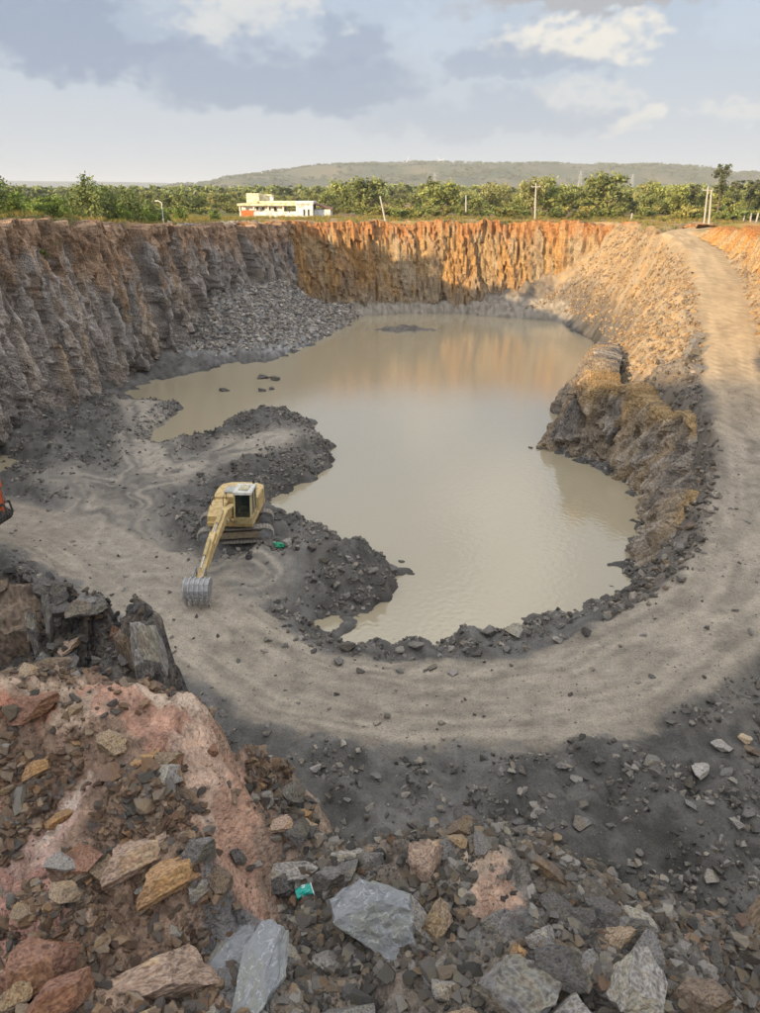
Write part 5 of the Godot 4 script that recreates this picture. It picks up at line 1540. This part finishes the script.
	for q in [
		[20, 636, 80, V.call(1.0, 1.25, 0.7), "s_brown", V.call(0.0, 0.2, 0.0), "big brown rock face at the end of the dark bench", 0.5],
		[38, 640, 26, V.call(0.55, 2.6, 1.4), "s_grey", V.call(0.15, 0.1, 0.06), "tall grey split slab beside the big brown rock", 0.45],
		[52, 632, 22, V.call(0.5, 3.2, 1.2), "s_slate", V.call(0.1, 0.2, -0.05), "tall dark split slab standing next to the grey one", 0.45],
		[148, 650, 44, V.call(0.8, 2.2, 1.2), "s_grey", V.call(0.1, 0.5, 0.08), "grey-brown slab standing at the corner of the dark bench", 0.5],
		[132, 660, 30, V.call(0.6, 2.0, 1.0), "s_brown", V.call(0.1, 0.7, 0.1), "brown slab behind the corner slab of the bench", 0.5],
		[109, 580, 17, V.call(0.7, 1.3, 0.6), "s_rust", V.call(0.0, 0.3, -0.1), "upright red-orange stone on the crest of the bench", 0.15],
		[26, 571, 17, V.call(1.0, 0.9, 0.8), "s_tan", V.call(0.0, 0.3, -0.1), "tan boulder on the crest of the bench", 0.25],
		[42, 573, 15, V.call(1.0, 0.7, 0.8), "s_slate", V.call(0.2, 0.9, -0.3), "grey stone on the bench crest beside the tan boulder", 0.25],
		[58, 574, 20, V.call(1.2, 0.55, 0.8), "s_pink", V.call(0.0, 0.6, 0.25), "pinkish flat stone on the bench crest", 0.25],
		[86, 572, 16, V.call(1.3, 0.3, 0.6), "s_pale", V.call(0.1, 0.6, -0.4), "pale flake on the bench crest", 0.25],
		[88, 608, 36, V.call(1.2, 0.5, 0.9), "s_slate", V.call(0.3, 0.2, 0.1), "broad flat-topped black block in the bench rubble", 0.3],
		[58, 596, 34, V.call(1.0, 0.8, 0.9), "s_basalt", V.call(0.3, 0.7, 0.3), "large black block below the pinkish flat stone", 0.35],
		[118, 618, 26, V.call(0.8, 1.0, 0.9), "s_slate", V.call(0.3, 0.7, 0.2), "slate block near the bench corner", 0.35],
		[55, 625, 22, V.call(0.8, 1.0, 0.9), "s_grey", V.call(0.3, 0.1, 0.2), "grey wedge with a pale face in the bench rubble", 0.3],
		[72, 668, 24, V.call(0.9, 0.9, 0.9), "s_slate", V.call(0.2, 0.4, 0.1), "squared dark block low on the bench", 0.3],
		[95, 668, 26, V.call(0.9, 0.8, 0.9), "s_basalt", V.call(0.1, 0.2, 0.2), "squared black block low on the bench", 0.3],
		[48, 668, 30, V.call(0.9, 1.0, 0.8), "s_slate", V.call(0.2, 0.9, 0.4), "dark block at the foot of the split slabs", 0.3]]:
		if q[1] < 590:          # on the crest: stand them on its edge
			var p := at(q[0], q[1] + 4.0, 12.75)
			p.z = maxf(p.z, -12.25)
			p.y = bench(p.x, p.z)
			stone_at(p, 0.5 * q[2] * (p - EYE).length() / FOCAL / 0.95, q[3], q[4], true, q[5], q[6], "", q[7])
			continue
		stone(q[0], q[1], q[2], q[3], q[4], true, bench, B, q[5], q[6], "", q[7])
	for k in 75:
		var q := Vector2(rng.randf_range(0, 150), rng.randf_range(568, 690))
		if q.y < 575 + maxf(0, q.x - 100) * 0.7: continue
		stone(q.x, q.y, lerpf(7, 20, pow(rng.randf(), 2.0)), Vector3(1.1, rng.randf_range(0.5, 1.0), 0.9), ["s_basalt", "s_slate", "s_basalt", "s_slate", "s_brown"][k % 5], false, bench, B, Vector3(rng.randf_range(-0.6, 0.6), rng.randf() * TAU, 0.2), "black broken stone in the rubble of the dark bench", "stones heaped on the dark bench", 0.3, "stone")
	var bs := scatter(3500, Rect2(-8.5, -12.8, 5.0, 4.2), func(x: float, z: float) -> float: return 1.0 if edge_dist(Vector2(x, z), bench_out) > 0.05 else 0.0, bench, 0.015, 0.09, 2.5, [Color(0.1, 0.1, 0.105), Color(0.16, 0.16, 0.165), Color(0.2, 0.17, 0.14), Color(0.07, 0.07, 0.075)])
	stuff("gravel", rock_lo[1], mats.gravel, bs[0], bs[1], "black rock chips filling the dark bench", "gravel")

func build_plants() -> void:
	var kinds: Array = []
	var g1 := Color(0.26, 0.285, 0.10); var g2 := Color(0.20, 0.225, 0.09); var g3 := Color(0.29, 0.29, 0.13); var g4 := Color(0.17, 0.185, 0.085)
	kinds.append(plant("tree", crown_mesh(1, 26, 60, 0.26, Vector3(2.4, 1.9, 2.4), 3.4, g1), trunk_mesh(1, 3.2, 0.16, 6, 1.3), "bushy yellow-green tree behind the quarry rim", "tree", "trees behind the quarry rim"))
	kinds.append(plant("tree", crown_mesh(2, 30, 60, 0.26, Vector3(3.0, 1.8, 3.0), 3.0, g2), trunk_mesh(2, 2.8, 0.18, 6, 1.5), "broad dark green tree behind the quarry rim", "tree", "trees behind the quarry rim"))
	kinds.append(plant("tree", crown_mesh(3, 22, 55, 0.24, Vector3(1.7, 2.2, 1.7), 3.8, g3), trunk_mesh(3, 4.0, 0.14, 6, 1.1), "loose pale green tree behind the quarry rim", "tree", "trees behind the quarry rim"))
	kinds.append(plant("tree", crown_mesh(4, 22, 60, 0.26, Vector3(2.2, 1.5, 2.2), 2.2, g4), trunk_mesh(4, 2.0, 0.14, 5, 1.1), "low dark thorn tree behind the quarry rim", "tree", "trees behind the quarry rim"))
	var names := ["bushy yellow-green tree behind the quarry rim", "broad dark green tree behind the quarry rim", "loose pale green tree behind the quarry rim", "low dark thorn tree behind the quarry rim"]
	var placed := [0, 0, 0, 0]
	var drop := func(k: int, p: Vector3, s: float) -> void:
		var sc := Vector3(s * rng.randf_range(0.85, 1.2), s, s * rng.randf_range(0.85, 1.2))
		if placed[k] == 0:
			kinds[k].position = p; kinds[k].rotation.y = rng.randf() * TAU; kinds[k].scale = sc
		else: copy(kinds[k], "tree", p, rng.randf() * TAU, sc, names[k], "trees behind the quarry rim")
		placed[k] += 1
	for k in 215:
		var px := rng.randf_range(325, 775)
		var d := lerpf(165, 430, pow(rng.randf(), 1.1))
		if px < 400 and d < 185: continue
		var p := atz(px, 210, -d)
		p.y = plain_height(p.x, p.z)
		drop.call(rng.randi() % 4, p, rng.randf_range(0.6, 1.0) * (1.0 + 0.9 * pow(rng.randf(), 3.0)))
	for k in 45:
		var px := rng.randf_range(130, 335)
		var d := lerpf(190, 420, rng.randf())
		var p := atz(px, 210, -d)
		p.y = plain_height(p.x, p.z)
		drop.call(rng.randi() % 4, p, rng.randf_range(0.6, 1.05))
	# shrubs on the shaded side wall's rim
	var sh := plant("shrub", crown_mesh(11, 24, 70, 0.13, Vector3(1.5, 1.0, 1.5), 1.15, Color(0.18, 0.24, 0.06)), trunk_mesh(11, 1.0, 0.06, 6, 0.8), "leafy green shrub on top of the grey side wall", "shrub", "shrubs on the side wall rim")
	var sh2 := plant("shrub", crown_mesh(12, 26, 60, 0.12, Vector3(1.3, 1.5, 1.3), 1.7, Color(0.165, 0.20, 0.08)), trunk_mesh(12, 1.6, 0.07, 6, 0.8), "taller feathery shrub on top of the grey side wall", "shrub", "shrubs on the side wall rim")
	var i := 0
	for q in [[30, 72, 1.25, 0], [12, 76, 1.1, 0], [50, 80, 1.0, 0], [92, 92, 1.5, 1], [105, 95, 1.25, 1], [118, 98, 1.2, 0], [80, 100, 1.2, 1], [130, 102, 1.25, 1], [143, 108, 1.3, 0], [150, 112, 1.1, 1], [64, 96, 0.9, 0], [-8, 70, 1.2, 1], [98, 112, 1.5, 0], [122, 118, 1.5, 1], [70, 115, 1.3, 1], [40, 105, 1.3, 0], [20, 110, 1.5, 1], [160, 125, 1.1, 0], [180, 135, 0.9, 0], [215, 140, 0.8, 0]]:
		var p := atz(q[0], 215, -q[1])
		p.y = land(p.x, p.z)
		var o: Node3D = sh if q[3] == 0 else sh2
		if i == 0 or i == 3:
			o.position = p; o.scale = Vector3.ONE * q[2]
		else: copy(o, "shrub", p, rng.randf() * TAU, Vector3(q[2] * 1.1, q[2], q[2]), "", "")
		i += 1
	var eu := plant("eucalyptus_tree", crown_mesh(21, 20, 55, 0.22, Vector3(1.5, 3.2, 1.5), 6.6, Color(0.12, 0.135, 0.08)), trunk_mesh(21, 7.5, 0.17, 8, 1.2), "tall slender eucalyptus rising above the trees where the ramp ends", "tree", "")
	var pe := atz(716, 215, -150); pe.y = plain_height(pe.x, -150) if pe.z < -158 else land(pe.x, pe.z)
	eu.position = pe
	for q in [[733, 160, 0.72], [748, 165, 0.75], [690, 168, 0.66], [760, 170, 0.8]]:
		var p := atz(q[0], 215, -q[1]); p.y = plain_height(p.x, p.z)
		copy(eu, "eucalyptus_tree", p, rng.randf() * TAU, Vector3(1.3, 1, 1.3) * q[2], "shorter eucalyptus in the clump where the ramp ends", "shorter eucalyptus trees")
	# far woods: no one could count these
	var far_crowns := [crown_mesh(31, 9, 26, 0.75, Vector3(3.0, 2.2, 3.0), 2.6, g2), crown_mesh(32, 9, 26, 0.75, Vector3(3.6, 2.0, 3.6), 2.4, g4)]
	for k in 2:
		var xf := []
		var tries := 0
		while xf.size() < 4200 and tries < 40000:
			tries += 1
			var d := lerpf(380, 2300, pow(rng.randf(), 1.3))
			var x := rng.randf_range(-0.75, 0.75) * d
			var n: float = ns("wood", FastNoiseLite.TYPE_SIMPLEX, 3).get_noise_2d(x * 0.004, d * 0.009)
			if rng.randf() > 0.45 + 1.6 * n: continue
			var s := rng.randf_range(0.8, 2.0)
			xf.append(Transform3D(Basis(Vector3.UP, rng.randf() * TAU).scaled(Vector3(s * 1.2, s, s * 1.2)), Vector3(x, plain_height(x, -d), -d)))
		stuff("woods", far_crowns[k], mats.leaf, xf, [], "scattered trees and hedges over the far fields", "woods")
	var xf2 := []
	while xf2.size() < 7500:
		var x := rng.randf_range(-2200, 2600); var z := rng.randf_range(-2250, -3900)
		var n: float = ns("wood", FastNoiseLite.TYPE_SIMPLEX, 3).get_noise_2d(x * 0.003, z * 0.003)
		if rng.randf() > 0.4 + 1.5 * n: continue
		var s := rng.randf_range(1.0, 2.6)
		xf2.append(Transform3D(Basis(Vector3.UP, rng.randf() * TAU).scaled(Vector3(s, s, s)), Vector3(x, hill_height(x, z) - 0.5, z)))
	stuff("scrub", far_crowns[1], mats.leaf, xf2, [], "scrub dotted over the flat-topped hill", "scrub")
	var bush := crown_mesh(41, 10, 40, 0.12, Vector3(0.8, 0.55, 0.8), 0.5, Color(0.17, 0.2, 0.07))
	var bx := []; var bc := []
	while bx.size() < 1500:
		var z := rng.randf_range(-138, -330); var x := rng.randf_range(-0.55, 0.6) * -z
		var n: float = ns("wood", FastNoiseLite.TYPE_SIMPLEX, 3).get_noise_2d(x * 0.02, z * 0.02)
		if rng.randf() > 0.45 + 1.2 * n: continue
		if x > -40 and x < 45 and z > -141: continue
		if x > -36 and x < -4 and z > -170: continue
		if pick(g_dr, x, z) < 4.0 and z > -120: continue
		var s := rng.randf_range(0.5, 2.2)
		bx.append(Transform3D(Basis(Vector3.UP, rng.randf() * TAU).scaled(Vector3(s * 1.2, s, s * 1.2)), Vector3(x, land(x, z) if z > -158 and absf(x) < 70 else plain_height(x, z), z)))
		var v := rng.randf_range(0.7, 1.3)
		bc.append(Color(v * rng.randf_range(0.9, 1.3), v, v))
	stuff("undergrowth", bush, mats.leaf, bx, bc, "low green scrub covering the fields behind the rim", "undergrowth")
	# grass along the rims
	var tuft := PackedVector3Array(); var tc := PackedColorArray()
	for k in 16:
		var a := rng.randf() * TAU; var r := rng.randf() * 0.18
		var b := Vector3(cos(a) * r, -0.02, sin(a) * r)
		var d := Vector3(cos(a), 0, sin(a)) * rng.randf_range(0.05, 0.3)
		var w := Vector3(-sin(a), 0, cos(a)) * 0.02
		for q in [b - w, b + w, b + d + Vector3(0, rng.randf_range(0.25, 0.55), 0)]: tuft.append(q)
		var v := rng.randf_range(0.7, 1.3)
		for q in 3: tc.append(Color(0.22 * v, 0.22 * v, 0.085 * v))
	var arr := []
	arr.resize(Mesh.ARRAY_MAX)
	arr[Mesh.ARRAY_VERTEX] = tuft; arr[Mesh.ARRAY_COLOR] = tc
	var tm := ArrayMesh.new()
	tm.add_surface_from_arrays(Mesh.PRIMITIVE_TRIANGLES, arr)
	var gx := []; var gc := []
	var tries := 0
	while gx.size() < 14000 and tries < 120000:
		tries += 1
		var x := rng.randf_range(-62, 75); var z := rng.randf_range(-159, -50)
		if Geometry2D.is_point_in_polygon(Vector2(x, z), pit) and land(x, z) < 14.0: continue
		if pick(g_dr, x, z) < 3.2: continue
		var n: float = ns("ca", FastNoiseLite.TYPE_SIMPLEX, 4).get_noise_2d(x * 0.12, z * 0.12)
		if rng.randf() > 0.15 + 1.3 * n + (0.5 if x < -24 else 0.0) + (0.4 if z < -142 else -0.05): continue
		var s := rng.randf_range(0.6, 1.5)
		gx.append(Transform3D(Basis(Vector3.UP, rng.randf() * TAU).scaled(Vector3(s, s, s)), Vector3(x, land(x, z), z)))
		var v := rng.randf_range(0.8, 1.3)
		gc.append(Color(v * rng.randf_range(0.9, 1.5), v, v * 0.9))
	stuff("grass", tm, mats.leaf, gx, gc, "dry and green grass along the quarry rim", "grass")

func build_small() -> void:
	# crumpled teal cup
	var teal := paint(Color(0.015, 0.33, 0.27), 0.35)
	var white := paint(Color(0.75, 0.76, 0.76), 0.5)
	var p := hit(297, 901, ledge_at, 1.2, 6, 0.02)
	var cup := thing("paper_cup", p + Vector3(0, 0.03, 0), 0.5, "crumpled teal paper cup with white lettering lying among stones", "cup")
	cup.rotation = Vector3(0.2, 0.35, -1.35)
	cup.scale = Vector3(0.62, 0.72, 0.8)
	var st := flat_tool()
	var n := 18
	var ring := func(y: float, r: float, k: int) -> Vector3:
		var a := TAU * k / n
		var dent := 1.0 - 0.12 * sin(a * 5.0 + y * 90.0) - 0.38 * exp(-pow(wrapf(a - 1.2, -PI, PI) / 0.6, 2.0)) * sin(clampf(y / 0.085, 0, 1) * PI)
		return Vector3(cos(a) * r * dent, y, sin(a) * r * 0.85 * dent)
	for k in n:
		for j in 6:
			var y0 := 0.085 * j / 6; var y1 := 0.085 * (j + 1) / 6
			quad(st, ring.call(y0, lerpf(0.026, 0.036, j / 6.0), k), ring.call(y1, lerpf(0.026, 0.036, (j + 1) / 6.0), k), ring.call(y1, lerpf(0.026, 0.036, (j + 1) / 6.0), k + 1), ring.call(y0, lerpf(0.026, 0.036, j / 6.0), k + 1))
		tri(st, Vector3(0, 0.004, 0), ring.call(0.004, 0.026, k), ring.call(0.004, 0.026, k + 1))
	put("body", done(st), teal, cup)
	st = flat_tool()
	for k in n:
		var a: Vector3 = ring.call(0.085, 0.036, k); var b: Vector3 = ring.call(0.085, 0.036, k + 1)
		tube(st, a, b, 0.0028, 0.0028, 6)
	put("rim", done(st), white, cup)
	for k in 3:
		st = flat_tool()
		for j in 3:
			var a0 := TAU * (0.55 + 0.05 * j + 0.16 * k)
			var r := 0.0325
			var q := Vector3(cos(a0) * r, 0.035 + 0.012 * (j % 2), sin(a0) * r * 0.85)
			tube(st, q, q + Vector3(0, 0.016, 0), 0.0026, 0.0026, 5)
		put("lettering", done(st), white, cup)
	# green bag and unidentified small dark upright object near the yellow machine
	var g := hit(281, 547, land, 20, 80, 0.2)
	var bag := put("plastic_bag", rock_mesh(901, 3, 7, 0.5), paint(Color(0.03, 0.36, 0.2), 0.4))
	bag.position = g + Vector3(0, 0.08, 0); bag.scale = Vector3(0.36, 0.16, 0.24)
	tag(bag, "crumpled green plastic bag on the gravel by the yellow excavator", "bag")
	var k2 := hit(249, 558, land, 20, 80, 0.2)
	var post := thing("dark_upright_object", k2, 0.3, "small dark upright object on the gravel by the yellow excavator", "tool")
	st = flat_tool(); tube(st, Vector3(0, -0.05, 0), Vector3(0.02, 0.62, 0), 0.06, 0.035, 8); put("shaft", done(st), mats.dark_pane, post)
	st = flat_tool(); tube(st, Vector3(0, 0.0, 0), Vector3(0, 0.24, 0), 0.2, 0.14, 9); put("base", done(st), paint(Color(0.05, 0.045, 0.045), 0.8), post)
	var w := hit(690, 783, land, 12, 60, 0.2)
	var scrap := put("paper_scrap", rock_mesh(905, 2, 7, 0.4), white)
	scrap.position = w + Vector3(0, 0.05, 0); scrap.scale = Vector3(0.13, 0.04, 0.07)
	tag(scrap, "white scrap of litter on the dark gravel", "litter")
	var lamp := atz(163, 216, -112); lamp.y = land(lamp.x, lamp.z)
	var lo := thing("lamp_post", lamp, 0, "slim white post with a curved arm on the side wall rim", "lamp post")
	st = flat_tool(); tube(st, Vector3(0, -0.2, 0), Vector3(0, 2.9, 0), 0.07, 0.05, 8); put("shaft", done(st), mats.turbine, lo)
	st = flat_tool(); tube(st, Vector3(0, 2.9, 0), Vector3(-0.45, 3.15, 0), 0.05, 0.05, 8); tube(st, Vector3(-0.45, 3.15, 0), Vector3(-0.85, 3.1, 0), 0.06, 0.08, 8); put("arm", done(st), mats.turbine, lo)
	var yl := atz(170, 222, -108); yl.y = land(yl.x, yl.z)
	var ys := stone_at(yl, 0.55, Vector3(0.9, 1.2, 0.8), "s_cream", false, Vector3.ZERO, "pale yellow stone standing on the side wall rim", "", 0.2)
	for q in [[735, 140], [744, 138], [751, 136], [757, 134], [631, 141]]:
		var f := atz(q[0], 216, -q[1]); f.y = land(f.x, f.z)
		st = flat_tool(); box(st, Vector3(-0.1, -0.3, -0.1), Vector3(0.1, 1.5, 0.1), Transform3D(), 0.02)
		var fo := put("fence_post", done(st), mats.pole)
		fo.position = f; fo.rotation.z = rng.randf_range(-0.12, 0.12)
		tag(fo, "short stone fence post along the rim track", "fence post", "fence posts along the rim")
